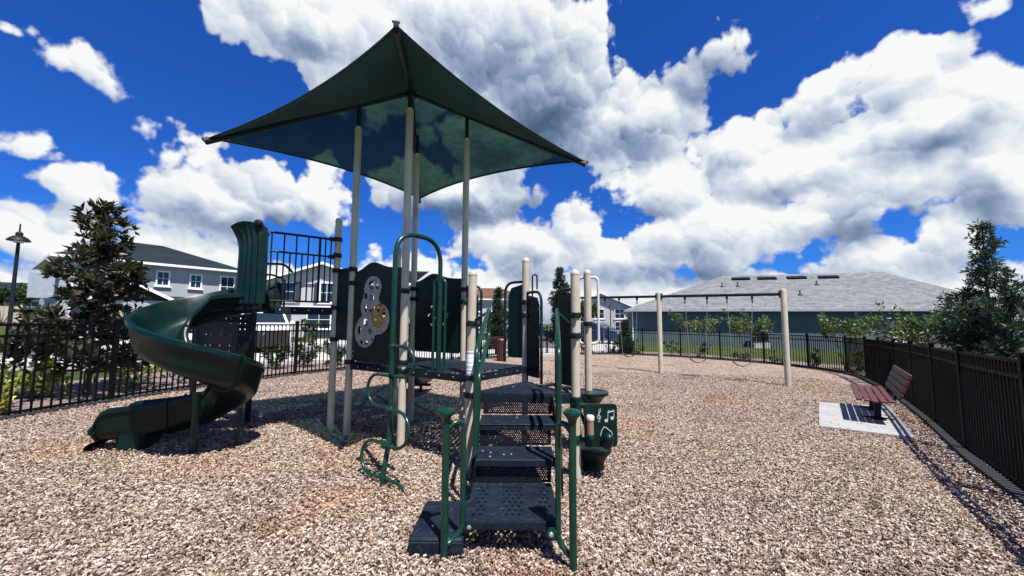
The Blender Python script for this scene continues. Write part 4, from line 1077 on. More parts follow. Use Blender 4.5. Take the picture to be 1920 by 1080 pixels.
# ================================================================== SWING SET
SA, SB_, S0 = Vector((7.28, 10.63, 0)), Vector((4.73, 12.77, 0)), Vector((2.18, 14.91, 0))
SW = empty('swing_set', (SB_.x, SB_.y, gz(SB_.x)), 'beige swing frame with dark green top beam and hanging belt seats', 'swing set')
ztop = 2.40
for q in (SA, SB_, S0):
    mb = MB(); mb.lathe((q.x, q.y, gz(q.x) - .02), [(.073, 0), (.073, 2.56), (.066, 2.585), (.04, 2.60), (.01, 2.606)], 22); po = mb.build('post', 'beige_steel', SW)
    for s_ in ((-1, 1) if q is SB_ else ((-1,) if q is SA else (1,))):
        d = (SA - SB_).normalized() * s_; mb = MB(); mb.box((q.x + d.x * .09, q.y + d.y * .09, gz(q.x) + 2.44), (.03, .10, .20), u=d, bev=.008); mb.build('beam_bracket', 'dark_green', po, 0)
for a, b in ((SA, SB_), (SB_, S0)):
    mb = MB(); d = (b - a).normalized(); mb.tube([(a.x + d.x * .08, a.y + d.y * .08, gz(a.x) + 2.44), (b.x - d.x * .08, b.y - d.y * .08, gz(b.x) + 2.44)], .042, 14); mb.build('top_beam', 'dark_green', SW)
    for s0, s1 in ((.22, .41), (.57, .76)):
        pts = []
        for s_ in (s0, s1):
            q = a.lerp(b, s_); zt = gz(q.x) + 2.40
            mb = MB(); mb.box((q.x, q.y, zt - .03), (.05, .09, .09), u=d, bev=.01); mb.tube([(q.x, q.y, zt - .07), (q.x, q.y, zt - .2)], .018, 8); mb.build('hanger', 'dark_green', SW)
            pts.append(q)
        q0, q1 = pts; m_ = (q0 + q1) / 2; zs = gz(m_.x) + .44
        e0 = m_ + (q0 - m_) * .72; e1 = m_ + (q1 - m_) * .72
        n = Vector((-d.y, d.x, 0)); belt = []
        for k in range(11):
            t = k / 10; c_ = e0.lerp(e1, t) + Vector((0, 0, zs + .12 * (2 * t - 1) ** 2)); belt.append((c_ - n * .075, c_ + n * .075))
        vs = [v for pr_ in belt for v in pr_] + [v - Vector((0, 0, .012)) for pr_ in belt for v in pr_]
        K = len(belt) * 2
        fs = [(2 * k, 2 * k + 1, 2 * k + 3, 2 * k + 2) for k in range(10)] + [(K + 2 * k, K + 2 * k + 2, K + 2 * k + 3, K + 2 * k + 1) for k in range(10)] + [(2 * k, 2 * k + 2, K + 2 * k + 2, K + 2 * k) for k in range(10)] + [(2 * k + 1, K + 2 * k + 1, K + 2 * k + 3, 2 * k + 3) for k in range(10)]
        mb = MB(); mb.add(vs, fs); seat = mb.build('belt_seat', 'rubber', SW)
        for q, e in ((q0, e0), (q1, e1)):
            top = Vector((q.x, q.y, gz(q.x) + 2.2)); bot = Vector((e.x, e.y, zs + .12)); L = (top - bot).length; mb = MB(); nl = int(L / .034)
            for k in range(nl):
                c_ = top.lerp(bot, (k + .5) / nl); w_ = Vector((d.x, d.y, 0)) if k % 2 else n
                mb.tube([c_ + w_ * .007 + Vector((0, 0, .017)), c_ + w_ * .011, c_ + w_ * .007 - Vector((0, 0, .017)), c_ - w_ * .007 - Vector((0, 0, .017)), c_ - w_ * .011, c_ - w_ * .007 + Vector((0, 0, .017))], .0032, 4, closed=True)
            mb.build('chain', 'chain', seat, 0)

# ================================================================== BENCHES, BIN
def bench(A, d, L, label, back=True, group='maroon slatted benches'):
    d = Vector((*d, 0)).normalized(); p_ = Vector((d.y, -d.x, 0)); A = Vector((*A, 0)); z0 = gz((A + d * L / 2).x)
    c = A + d * L / 2 + p_ * .25; root = empty('bench', (c.x, c.y, z0), label, 'bench', group)
    Z = Vector((0, 0, z0)); slope = Vector((d.x, d.y, gz(1) * d.x)).normalized()
    for k in range(5):
        q = A + d * L / 2 + p_ * (.05 + .098 * k) + Z; mb = MB(); mb.box((q.x, q.y, z0 + .40 + .010 * abs(2 - k)), (L, .082, .036), u=d, bev=.008); mb.build('seat_slat', 'maroon', root, 30)
    bu = (p_ * .34 + Vector((0, 0, .94))).normalized()
    for k in range(4):
        q = A + d * L / 2 + p_ * .53 + Z + Vector((0, 0, .45)) + bu * (.06 + .108 * k); mb = MB(); mb.box(q, (L, .034, .092), u=d, w=bu, bev=.008); mb.build('back_slat', 'maroon', root, 30)
    for t in (.30, .80):
        q = A + d * L * t + p_ * .30 + Z; mb = MB(); mb.box((q.x, q.y, z0 + .19), (.09, .09, .38), u=d, bev=.01); lg = mb.build('leg', 'black_steel', root, 0)
        mb = MB(); mb.box((q.x, q.y, z0 + .366), (.06, .46, .03), u=d); mb.build('seat_support', 'black_steel', lg, 0)
        mb = MB(); mb.box((q.x, q.y, z0 + .05), (.20, .20, .012), u=d); mb.build('foot_plate', 'black_steel', lg, 0)
        for s_ in (-1, 1):
            mb = MB(); e = q + p_ * .62 * s_ * .5; mb.tube([(q.x, q.y, z0 + .07), (q.x + p_.x * .2 * s_ , q.y + p_.y * .2 * s_, z0 + .055)], .012, 6); mb.build('foot_stay', 'black_steel', lg)
        b0 = q + p_ * .2 + Vector((0, 0, .37)); mb = MB(); mb.box(b0 + bu * .26 + p_ * .01, (.05, .03, .5), u=d, w=bu); mb.build('back_support', 'black_steel', root, 0)
    return root
bench((5.60, 6.60), (.62, .785), 1.95, 'maroon slatted bench on the concrete slab beside the right fence')
bench((-1.55, 16.1), (.55, .83), 1.5, 'far maroon bench against the back fence seen past the steps')
bx_, by_ = -.39, 15.2; z0 = gz(bx_)
BIN = empty('litter_bin', (bx_, by_, z0), 'narrow maroon litter bin beyond the deck beside the far bench', 'bin')
mb = MB(); mb.lathe((bx_, by_, z0), [(.13, .03), (.14, .05), (.145, .72), (.15, .74)], 20); mb.build('liner', 'black_steel', BIN)
for k in range(14):
    a_ = 2 * PI * k / 14; mb = MB(); mb.box((bx_ + .163 * math.cos(a_), by_ + .163 * math.sin(a_), z0 + .40), (.055, .02, .72), u=(-math.sin(a_), math.cos(a_), 0), bev=.004); mb.build('slat', 'maroon', BIN, 0)
mb = MB(); mb.lathe((bx_, by_, z0 + .76), [(.18, 0), (.185, .03), (.15, .08), (.07, .10)], 20); mb.build('lid', 'maroon', BIN)

# ================================================================== BUILDINGS
def quad(mb, a, b, c, d): mb.add([a, b, c, d], [(0, 1, 2, 3)])
class House:
    """rectangular block: front corner A, front direction d, inward n"""
    def __init__(s, A, B, depth, z0, label, loc=None):
        s.A = Vector((*A, 0)); s.B = Vector((*B, 0)); s.d = (s.B - s.A).normalized(); s.n = Vector((-s.d.y, s.d.x, 0)); s.L = (s.B - s.A).length; s.D = depth; s.z0 = z0
        c = s.A + s.d * s.L / 2 + s.n * depth / 2
        s.root = empty('house', (c.x, c.y, z0), label, 'house')
    def p(s, a, b, z): q = s.A + s.d * a + s.n * b; return Vector((q.x, q.y, s.z0 + z))
    def block(s, a0, a1, b0, b1, h, m_, name='wall', zb=-.6):
        mb = MB(); P = s.p
        vs = [P(a, b, z) for z in (zb, h) for (a, b) in ((a0, b0), (a1, b0), (a1, b1), (a0, b1))]
        mb.add(vs, [(0, 1, 5, 4), (1, 2, 6, 5), (2, 3, 7, 6), (3, 0, 4, 7), (4, 5, 6, 7)]); return mb.build(name, m_, s.root, 0)
    def hip(s, a0, a1, b0, b1, h, rise, m_, ov=.45, r0=None, r1=None, name='roof', trim='trim_white', fh=.16):
        P = s.p; a0 -= ov; a1 += ov; b0 -= ov; b1 += ov; bm = (b0 + b1) / 2; hw = (b1 - b0) / 2
        r0 = a0 + hw if r0 is None else r0; r1 = a1 - hw if r1 is None else r1
        mb = MB(); c = [P(a0, b0, h), P(a1, b0, h), P(a1, b1, h), P(a0, b1, h)]; e, f = P(r0, bm, h + rise), P(r1, bm, h + rise)
        mb.add([c[0], c[1], f, e], [(0, 1, 2, 3)]); mb.add([c[2], c[3], e, f], [(0, 1, 2, 3)]); mb.add([c[1], c[2], f], [(0, 1, 2)]); mb.add([c[3], c[0], e], [(0, 1, 2)])
        rf = mb.build(name, m_, s.root, 0)
        for q, r_ in zip(c, c[1:] + c[:1]):
            mb = MB(); mid = (q + r_) / 2; mb.box(mid - Vector((0, 0, fh / 2 - .02)), ((r_ - q).length + .04, .05, fh), u=r_ - q); mb.build('fascia', trim, rf, 0)
        mb = MB(); zz = -fh + .03; mb.add([v + Vector((0, 0, zz)) for v in c], [(3, 2, 1, 0)]); mb.build('soffit', trim, rf, 0)
        return rf
    def gable(s, a0, a1, b0, b1, h, rise, m_, wall_m, ov=.4, name='roof'):
        """ridge runs along n, gable faces the front"""
        P = s.p; am = (a0 + a1) / 2; sl = rise / ((a1 - a0) / 2); mb = MB()
        for sg in (-1, 1):
            e = (a0 - ov) if sg < 0 else (a1 + ov); ze = h - ov * sl
            q = [P(e, b0 - ov, ze), P(am, b0 - ov, h + rise), P(am, b1, h + rise), P(e, b1, ze)]
            mb.add(q + [v - Vector((0, 0, .12)) for v in q], [(0, 1, 2, 3), (7, 6, 5, 4), (0, 4, 5, 1), (0, 3, 7, 4)])
        rf = mb.build(name, m_, s.root, 0)
        mb = MB(); mb.add([P(a0, b0 - .003, h - .1), P(a1, b0 - .003, h - .1), P(a1, b0 - .003, h), P(am, b0 - .003, h + rise - .1), P(a0, b0 - .003, h)], [(0, 1, 2, 3, 4)]); mb.build('gable_wall', wall_m, s.root, 0)
        for sg in (-1, 1):
            e = (a0 - ov) if sg < 0 else (a1 + ov); q0, q1 = P(e, b0 - ov - .03, h - ov * sl - .02), P(am, b0 - ov - .03, h + rise - .02)
            mb = MB(); mb.box((q0 + q1) / 2 - Vector((0, 0, .06)), ((q1 - q0).length, .06, .18), u=q1 - q0, w=Vector((0, 0, 1))); mb.build('rake_trim', 'trim_white', rf, 0)
    def window(s, a0, a1, z0, z1, b=0.0, bars=(1, 1), shutters=False):
        P = s.p; w_, h_ = a1 - a0, z1 - z0; c = P((a0 + a1) / 2, b, (z0 + z1) / 2); fr = MB(); t = .09
        for (ca, cz, sw, sh) in ((0, h_ / 2 + t / 2, w_ + 2 * t, t), (0, -h_ / 2 - t / 2, w_ + 2 * t, t), (-w_ / 2 - t / 2, 0, t, h_), (w_ / 2 + t / 2, 0, t, h_)):
            fr.box(c + s.d * ca - s.n * .03 + Vector((0, 0, cz)), (sw, .09, sh), u=s.d)
        o = fr.build('window', 'trim_white', s.root, 0)
        mb = MB(); mb.box(c - s.n * .005, (w_, .02, h_), u=s.d); mb.build('pane', 'window_glass', o, 0)
        for k in range(1, bars[0] + 1): mb = MB(); mb.box(c - s.n * .025 + s.d * (w_ * (k / (bars[0] + 1) - .5)), (.03, .02, h_), u=s.d); mb.build('glazing_bar', 'trim_white', o, 0)
        for k in range(1, bars[1] + 1): mb = MB(); mb.box(c - s.n * .026 + Vector((0, 0, h_ * (k / (bars[1] + 1) - .5))), (w_, .02, .035), u=s.d); mb.build('glazing_bar', 'trim_white', o, 0)
        mb = MB(); mb.box(c - s.n * .06 + Vector((0, 0, -h_ / 2 - t - .04)), (w_ + .35, .14, .08), u=s.d); mb.build('sill', 'trim_white', o, 0)
        if shutters:
            for sg in (-1, 1): mb = MB(); mb.box(c - s.n * .03 + s.d * sg * (w_ / 2 + .28), (.34, .05, h_ + .1), u=s.d); mb.build('shutter', 'shutter_dark', o, 0)
    def door(s, a0, a1, z0, z1, b, m_, name='door', panels=0):
        P = s.p; c = P((a0 + a1) / 2, b - .03, (z0 + z1) / 2); mb = MB(); mb.box(c, (a1 - a0, .06, z1 - z0), u=s.d); o = mb.build(name, m_, s.root, 0)
        for k in range(panels):
            zz = z0 + (z1 - z0) * (k + .5) / panels; mb = MB(); mb.box(P((a0 + a1) / 2, b - .07, zz), (a1 - a0 - .15, .02, (z1 - z0) / panels - .1), u=s.d); mb.build('door_panel', m_, o, 0)

# teal single-storey building on the right
H = House((10.3, 34.4), (35.0, 27.8), 14, -.55, 'long teal single-storey house with grey shingle hip roof behind the swings')
H.block(0, H.L, 0, 14, 3.02, 'stucco_teal')
rf = H.hip(0, H.L, 0, 14, 3.10, 3.55, 'shingle_grey', ov=.55, r0=8.9, r1=22.0, trim='galvanised')
def on_roof(a, b): return H.p(a, b, 3.10 + 3.55 * (b + .55) / 7.55)
sn = Vector((H.n.x * -.45, H.n.y * -.45, 1)).normalized()
for a in (10.2, 12.4, 14.8, 17.3):
    mb = MB(); mb.box(on_roof(a, 5.9) + sn * .09, (1.5, .45, .16), u=H.d, w=sn); mb.build('roof_vent', 'black_steel', rf, 0)
for (a, b) in ((8.2, 4.2), (9.5, 4.3), (13.6, 2.2), (15.7, 4.3)):
    q = on_roof(a, b); mb = MB(); mb.tube([q - Vector((0, 0, .1)), q + Vector((0, 0, .38))], .07, 8); mb.box(q + Vector((0, 0, .03)), (.3, .3, .06)); mb.build('vent_pipe', 'ac_grey', rf)
H.window(18.6, 19.4, .8, 2.1)
for a in (.12, H.L - .12):
    mb = MB(); mb.tube([H.p(a, -.07, 2.9), H.p(a, -.07, 0)], .045, 8); mb.build('downpipe', 'trim_white', H.root)
# air conditioner on its stand
q = H.p(9.55, -.75, 0); AC = empty('air_conditioner', (q.x, q.y, gz(q.x)), 'dark square air conditioning unit on a pale stand against the teal house', 'air conditioner')
mb = MB(); mb.box((q.x, q.y, gz(q.x) + .20), (1.1, 1.0, .40), u=H.d); mb.build('stand', 'concrete', AC, 0)
mb = MB(); mb.box((q.x, q.y, gz(q.x) + .93), (1.0, .9, .98), u=H.d, bev=.04); cs = mb.build('casing', 'ac_grey', AC, 0)
for k in range(8): mb = MB(); c_ = q - H.n * .46; mb.box((c_.x, c_.y, gz(q.x) + .58 + .09 * k), (.9, .02, .03), u=H.d); mb.build('louvre', 'black_steel', cs, 0)
mb = MB(); mb.lathe((q.x, q.y, gz(q.x) + 1.42), [(.40, 0), (.40, .04), (.1, .06)], 18); mb.build('fan_guard', 'black_steel', cs)

# two-storey grey house on the left
H = House((-27.7, 24.2), (-22.0, 32.0), 10, .62, 'two-storey grey house with dark hip roof behind the spiral slide')
H.block(0, H.L, 0, 10, 4.75, 'stucco_grey')
H.hip(0, H.L, 0, 10, 4.80, 2.05, 'shingle_dark', ov=.5, r0=3.6, r1=H.L - 3.9)
for (a0, a1, z0, z1, bb) in ((1.1, 1.95, 3.05, 4.0, (1, 1)), (4.55, 5.15, 3.35, 4.25, (1, 1)), (6.45, 7.05, 3.30, 4.2, (1, 1)), (8.35, 9.2, 2.75, 4.25, (1, 1))): H.window(a0, a1, z0, z1, 0, bb)
mb = MB(); mb.tube([H.p(.55, -.06, 4.7), H.p(.55, -.06, 0)], .05, 8); mb.build('downpipe', 'trim_white', H.root)
H.block(.9, 4.9, -2.6, .1, 2.15, 'stucco_grey', 'garage_wall')
H.gable(.9, 4.9, -2.6, 0, 2.20, 1.05, 'shingle_dark', 'shingle_dark')
H.door(1.4, 4.4, 0, 2.0, -2.6, 'garage_door', 'garage_door', 4)
mb = MB(); mb.add([H.p(4.9, -1.6, 2.1), H.p(H.L, -1.6, 2.1), H.p(H.L, 0, 2.55), H.p(4.9, 0, 2.55)], [(0, 1, 2, 3)]); pr_ = mb.build('porch_roof', 'shingle_dark', H.root, 0)
mb = MB(); mb.box((H.p(4.9, -1.62, 2.03) + H.p(H.L, -1.62, 2.03)) / 2, (H.L - 4.9, .06, .18), u=H.d); mb.build('fascia', 'trim_white', pr_, 0)
for a in (6.6, 8.3, H.L - .2): mb = MB(); mb.tube([H.p(a, -1.5, 0), H.p(a, -1.5, 2.0)], .09, 8); mb.build('porch_column', 'trim_white', H.root)
H.door(7.0, 8.0, 0, 2.05, 0, 'shutter_dark'); H.window(8.7, 9.7, .6, 1.9)

# pale gable house behind the guard rail
H = House((-17.6, 27.6), (-7.6, 29.0), 9, .42, 'pale grey gable-fronted house seen through the slide guard rail')
H.block(0, H.L, 0, 9, 3.85, 'stucco_pale')
H.gable(-.1, 8.6, -.1, 9, 3.75, 1.45, 'shingle_dark', 'stucco_pale')
H.hip(6.8, H.L, 0, 9, 3.8, 1.5, 'shingle_dark', name='side_roof')
H.window(1.5, 2.3, 2.5, 3.7, -.1, (1, 1), True); H.window(4.1, 4.9, 2.4, 3.7, -.1, (1, 1), True); H.window(3.3, 4.8, .55, 1.75, -.1, (1, 1)); H.window(7.2, 8.2, 2.4, 3.6, -.1, (1, 1)); H.window(7.2, 8.4, .5, 1.8, -.1)
H.door(1.2, 2.2, 0, 2.05, -.1, 'shutter_dark')
mb = MB(); mb.box(H.p(5.2, -.16, 2.05), (8.6, .14, .12), u=H.d); mb.build('band_course', 'trim_white', H.root, 0)
# far houses in the middle
H = House((-8.5, 50), (3.2, 51), 9, .1, 'white two-storey house with brown roof far behind the steps')
H.block(0, H.L, 0, 9, 4.2, 'stucco_pale'); H.hip(0, H.L, 0, 9, 4.25, 1.75, 'shingle_brown')
for a in (1.2, 3.6, 6.0, 8.4, 10.2): H.window(a, a + .9, 2.7, 3.9); H.window(a, a + .9, .7, 2.0)
H = House((7.4, 52), (15.5, 50), 9, -.2, 'white gable house with grey roof far away left of the teal house')
H.block(0, H.L, 0, 9, 3.6, 'stucco_pale'); H.gable(0, H.L, 0, 9, 3.6, 1.9, 'shingle_grey', 'stucco_pale')
for a in (1.0, 3.4, 5.9): H.window(a, a + 1.1, 2.2, 3.3); H.window(a, a + 1.1, .5, 1.7)
H = House((-58, 36), (-47, 43.5), 9, 1.25, 'low tan house behind the street lamp at the left edge')
H.block(0, H.L, 0, 9, 2.6, 'stucco_tan'); H.hip(0, H.L, 0, 9, 2.65, 1.6, 'shingle_dark')
for a in (2, 5, 9): H.window(a, a + 1.2, .9, 2.1)

# ================================================================== STREET FURNITURE
def street_lamp(x, y, h, label, s=1.0):
    z0 = gz(x); r = empty('street_lamp', (x, y, z0), label, 'street lamp', 'black street lamps')
    mb = MB(); mb.lathe((x, y, z0), [(.14, 0), (.14, .1), (.10, .14), (.085, .5), (.065, .6), (.05, h - .3), (.045, h - .02)], 16); mb.build('pole', 'lamp_black', r)
    mb = MB(); mb.lathe((x, y, z0 + h), [(.30, -.03), (.31, -.02), (.285, .03), (.22, .10), (.13, .16), (.085, .18), (.10, .21), (.10, .26), (.07, .30), (.025, .33), (.022, .60), (.008, .63)], 24); mb.build('shade', 'lamp_black', r)
    mb = MB(); mb.lathe((x, y, z0 + h - .04), [(.13, -.05), (.15, .0), (.14, .05)], 16); mb.build('lens', 'headlight', r)
street_lamp(-18.25, 14.5, 3.98, 'black street lamp with bell shade at the left edge beside the magnolia')
street_lamp(11.4, 46, 3.4, 'small far street lamp seen under the swing beam')
x, y = -11.3, 9.55; SG = empty('sign_post', (x, y, gz(x)), 'grey metal sign post half hidden by the magnolia', 'sign post')
mb = MB(); mb.box((x, y, gz(x) + 1.2), (.06, .06, 2.4)); mb.build('pole', 'galvanised', SG, 0)
mb = MB(); mb.plate((x, y - .045, gz(x) + 2.05), (.85, .5, 0), (0, 0, 1), [(-.22, -.3), (.22, -.3), (.22, .3), (-.22, .3)], t=.006); mb.build('sign_plate', 'galvanised', SG, 0)

# ================================================================== VEHICLES
def vehicle(x, y, hd, L, W, Hh, paint, label, cat, name, van=False, zoff=.02, group=None):
    f = Vector((*hd, 0)).normalized(); s_ = Vector((f.y, -f.x, 0)); z0 = gz(x) + zoff; r = empty(name, (x, y, z0), label, cat, group)
    P = lambda a, b, z: Vector((x, y, z0)) + f * a + s_ * b + Vector((0, 0, z))
    h2 = L / 2; hw = W / 2
    if van: low = [(-h2, .45), (-h2 + .05, .28), (h2 - .10, .26), (h2, .42), (h2 + .01, .72), (h2 - .12, .98), (h2 - .95, 1.12), (-h2 + .05, 1.12)]; top = [(h2 - .95, 1.10), (h2 - 1.70, Hh - .10), (h2 - 2.1, Hh), (-h2 + .35, Hh - .02), (-h2 + .06, Hh - .35), (-h2 + .03, 1.10)]
    else: low = [(-h2, .5), (-h2 + .05, .28), (h2 - .1, .28), (h2, .5), (h2 - .05, .75), (h2 - 1.0, .9), (-h2 + .3, .92), (-h2, .85)]; top = [(h2 - 1.15, .88), (h2 - 1.9, Hh - .05), (h2 - 2.4, Hh), (-h2 + 1.2, Hh - .03), (-h2 + .3, .90)]
    def hull(prof, w0, w1, zlo, zhi):
        mb = MB(); vs = []
        rings = ((-1, .93), (-.97, 1.0), (.97, 1.0), (1, .93)) if w0 == w1 else ((-1, 1), (1, 1))
        cz = sum(q[1] for q in prof) / len(prof); ca = sum(q[0] for q in prof) / len(prof)
        for (b, sc) in rings:
            for (a, z) in prof:
                w_ = w0 + (w1 - w0) * ((z - zlo) / (zhi - zlo)); vs.append(P(ca + (a - ca) * sc, b * w_, cz + (z - cz) * sc))
        n = len(prof); fs = []
        for k in range(len(rings) - 1):
            for i in range(n): fs.append((k * n + i, k * n + (i + 1) % n, (k + 1) * n + (i + 1) % n, (k + 1) * n + i))
        fs.append(tuple(range(n - 1, -1, -1))); fs.append(tuple(range((len(rings) - 1) * n, len(rings) * n))); mb.add(vs, fs); return mb
    body = hull(low, hw, hw, 0, 1).build('body', paint, r, 35)
    cab = hull(top, hw - .06, hw - .26, top[0][1], Hh).build('cabin', paint, r, 25)
    wz = lambda z: hw - .06 - .20 * (z - top[0][1]) / (Hh - top[0][1])
    (a0, z0_), (a1, z1_) = top[0], top[1]
    o_ = .012; t0, t1 = .10, .92; q = lambda t, b: P(a0 + (a1 - a0) * t + o_, b * (wz(z0_ + (z1_ - z0_) * t) - .09), z0_ + (z1_ - z0_) * t + o_)
    mb = MB(); mb.add([q(t0, -1), q(t0, 1), q(t1, 1), q(t1, -1)], [(0, 1, 2, 3)]); mb.build('windscreen', 'window_glass', cab, 0)
    for sg in (-1, 1):
        for (aa, ab) in ((top[1][0] - .1, top[1][0] - 1.05), (top[1][0] - 1.15, -h2 + .55)):
            if aa - ab < .3: continue
            zl, zh = top[0][1] + .06, Hh - .16; mb = MB(); mb.add([P(aa + (.35 if aa == top[1][0] - .1 else 0), sg * (wz(zl) + .006), zl), P(ab, sg * (wz(zl) + .006), zl), P(ab, sg * (wz(zh) + .006), zh), P(aa, sg * (wz(zh) + .006), zh)], [(0, 1, 2, 3) if sg > 0 else (3, 2, 1, 0)]); mb.build('side_window', 'window_glass', cab, 0)
        for a in (h2 - .9, -h2 + .85):
            c_ = P(a, sg * (hw - .10), .33); mb = MB(); mb.lathe(c_ - s_ * sg * .1, [(.24, 0), (.33, .02), (.345, .06), (.345, .16), (.33, .20), (.22, .205)], 22, axis=s_ * sg); wh = mb.build('wheel', 'rubber', r)
            mb = MB(); mb.lathe(c_ + s_ * sg * .085, [(.22, 0), (.20, .02), (.06, .035), (.03, .045)], 16, axis=s_ * sg); mb.build('rim', 'chrome', wh)
        mb = MB(); zc = .84 if van else .66; mb.box(P(h2 - .05, sg * (hw - .24), zc), (.10, .36, .17), u=f, bev=.03); mb.build('headlight', 'headlight', r, 30)
        mb = MB(); mb.box(P(h2 - 1.25, sg * (hw + .07), top[0][1] + .06), (.10, .16, .13), u=f, bev=.02); mb.build('mirror', paint, r, 30)
    mb = MB(); zc, hh = (.55, .62) if van else (.5, .26); mb.box(P(h2 - .02, 0, zc), (.10, W * .95, hh), u=f, bev=.05); gl = mb.build('grille', 'car_black', r, 30)
    if van:
        c_ = P(h2 + .045, 0, .78); ring = [c_ + s_ * .085 * math.cos(2 * PI * k / 24) + Vector((0, 0, .085 * math.sin(2 * PI * k / 24))) for k in range(24)]
        mb = MB(); mb.tube(ring, .012, 6, closed=True)
        e_ = lambda a, b: c_ + s_ * a + Vector((0, 0, b))
        mb.build('emblem', 'chrome', gl); mb = MB(); mb.tube([e_(-.055, .055), e_(-.03, -.06), e_(0, .01), e_(.03, -.06), e_(.055, .055)], .010, 6); mb.build('emblem_letter', 'chrome', gl)
    return r
vehicle(-10.45, 16.79, (.52, -.854), 4.7, 1.9, 1.66, 'car_white', 'white van with dark grille and round emblem facing the playground fence', 'van', 'van', van=True)
vehicle(6.2, 30.0, (.75, -.66), 4.6, 1.85, 1.62, 'car_blue', 'dark blue car parked beyond the back fence left of the teal house', 'car', 'parked_car', van=True, group='cars parked far behind the fence')
vehicle(1.6, 33.5, (.9, -.3), 4.5, 1.8, 1.5, 'car_dark', 'black car far behind the back fence between the stair posts', 'car', 'parked_car', group='cars parked far behind the fence')

# ================================================================== VEGETATION
def limb(mb, a, b, r0, r1, bend=.06, n=5):
    a, b = Vector(a), Vector(b); off = Vector((rng.uniform(-1, 1), rng.uniform(-1, 1), rng.uniform(-.3, .6))) * bend * (b - a).length
    pts = [a.lerp(b, t) + off * math.sin(PI * t) for t in [i / n for i in range(n + 1)]]
    mb.tube(pts, [r0 + (r1 - r0) * i / n for i in range(n + 1)], 6); return pts
def magnolia(x, y, h, label):
    z0 = gz(x); r = empty('magnolia_tree', (x, y, z0), label, 'tree'); mb = MB()
    limb(mb, (x, y, z0 - .05), (x + .03, y, z0 + h * .97), .06, .008, .01, 10); P_, D_ = [], []
    lev = 0.42; 
    while lev < h - .05:
        t = (lev - .42) / (h - .42); prof = (1.10 if .05 < t < .5 else 1.0) * (1 - t) ** .75
        if .62 < t < .72 or .30 < t < .36: prof *= .4
        nb_ = max(3, int(7 - 4 * t))
        for k in range(nb_):
            a_ = rng.uniform(0, 2 * PI); Lb = .98 * prof * rng.uniform(.55, 1.08) + .05
            b0 = Vector((x, y, z0 + lev)); b1 = b0 + Vector((math.cos(a_) * Lb, math.sin(a_) * Lb, Lb * rng.uniform(.05, .38)))
            pts = limb(mb, b0, b1, .018 * (1 - t) + .006, .004, .05, 4)
            for q in range(int(3 + 8 * Lb)):
                s_ = 1 - .62 * rng.random() ** 1.5; c_ = b0.lerp(b1, s_) + Vector((rng.gauss(0, .07), rng.gauss(0, .07), rng.gauss(.03, .06)))
                P_.append(c_); D_.append((b1 - b0).normalized() * .5 + Vector((rng.gauss(0, .3), rng.gauss(0, .3), .6)))
        lev += rng.uniform(.10, .18)
    for q in range(14): P_.append((x + rng.gauss(0, .05), y + rng.gauss(0, .05), z0 + h - rng.uniform(0, .3))); D_.append(Vector((rng.gauss(0, .4), rng.gauss(0, .4), .8)))
    mb.build('trunk', 'bark', r)
    c, d = rosettes(P_, D_, 8, 1.0); leaves('crown', 'leaf_magnolia', c, d, .155, .060, r)
magnolia(-7.55, 7.2, 3.42, 'dark young magnolia tree behind the left fence beside the spiral slide')
def conifer(x, y, h, w, label, dens=1.0, lm='leaf_conifer', name='conifer_tree', ln=.11, bare=.12):
    z0 = gz(x); r = empty(name, (x, y, z0), label, 'tree'); mb = MB(); limb(mb, (x, y, z0 - .05), (x, y, z0 + h), .05 * h / 3, .006, .01, 8); P_, D_ = [], []
    lev = bare * h
    while lev < h * .98:
        t = (lev - bare * h) / (h * (1 - bare)); prof = (1 - t) ** .85 * (0.75 + .25 * math.sin(t * 9 + x))
        for k in range(max(3, int(7 * (1 - t) + 2))):
            a_ = rng.uniform(0, 2 * PI); Lb = w / 2 * prof * rng.uniform(.5, 1.15) + .04; b0 = Vector((x, y, z0 + lev)); b1 = b0 + Vector((math.cos(a_) * Lb, math.sin(a_) * Lb, Lb * rng.uniform(-.05, .45)))
            limb(mb, b0, b1, .010, .003, .05, 3)
            for q in range(int((3 + 16 * Lb) * dens)):
                s_ = rng.uniform(.2, 1.05); P_.append(b0.lerp(b1, s_) + Vector((rng.gauss(0, .05), rng.gauss(0, .05), rng.gauss(0, .04)))); D_.append((b1 - b0).normalized() + Vector((rng.gauss(0, .4), rng.gauss(0, .4), rng.gauss(0, .3))))
        lev += h * .028
    mb.build('trunk', 'bark', r); c, d = rosettes(P_, D_, 6, 1.1); leaves('crown', lm, c, d, ln, ln * .22, r, fold=.1)
conifer(10.05, 8.35, 3.9, 2.7, 'dark feathery cypress tree rising behind the right fence', 1.5, ln=.12, bare=.05)
conifer(2.75, 22.6, 4.75, 2.0, 'dark pointed conifer behind the back fence between the stair posts', 1.3, ln=.22)
conifer(-.75, 21.0, 3.3, 1.15, 'slim dark conifer behind the deck beside the far maroon bench', 1.3, ln=.18)
conifer(6.15, 21.6, 1.75, .85, 'small columnar evergreen at the left corner of the teal house', 1.6, ln=.14, bare=.02)
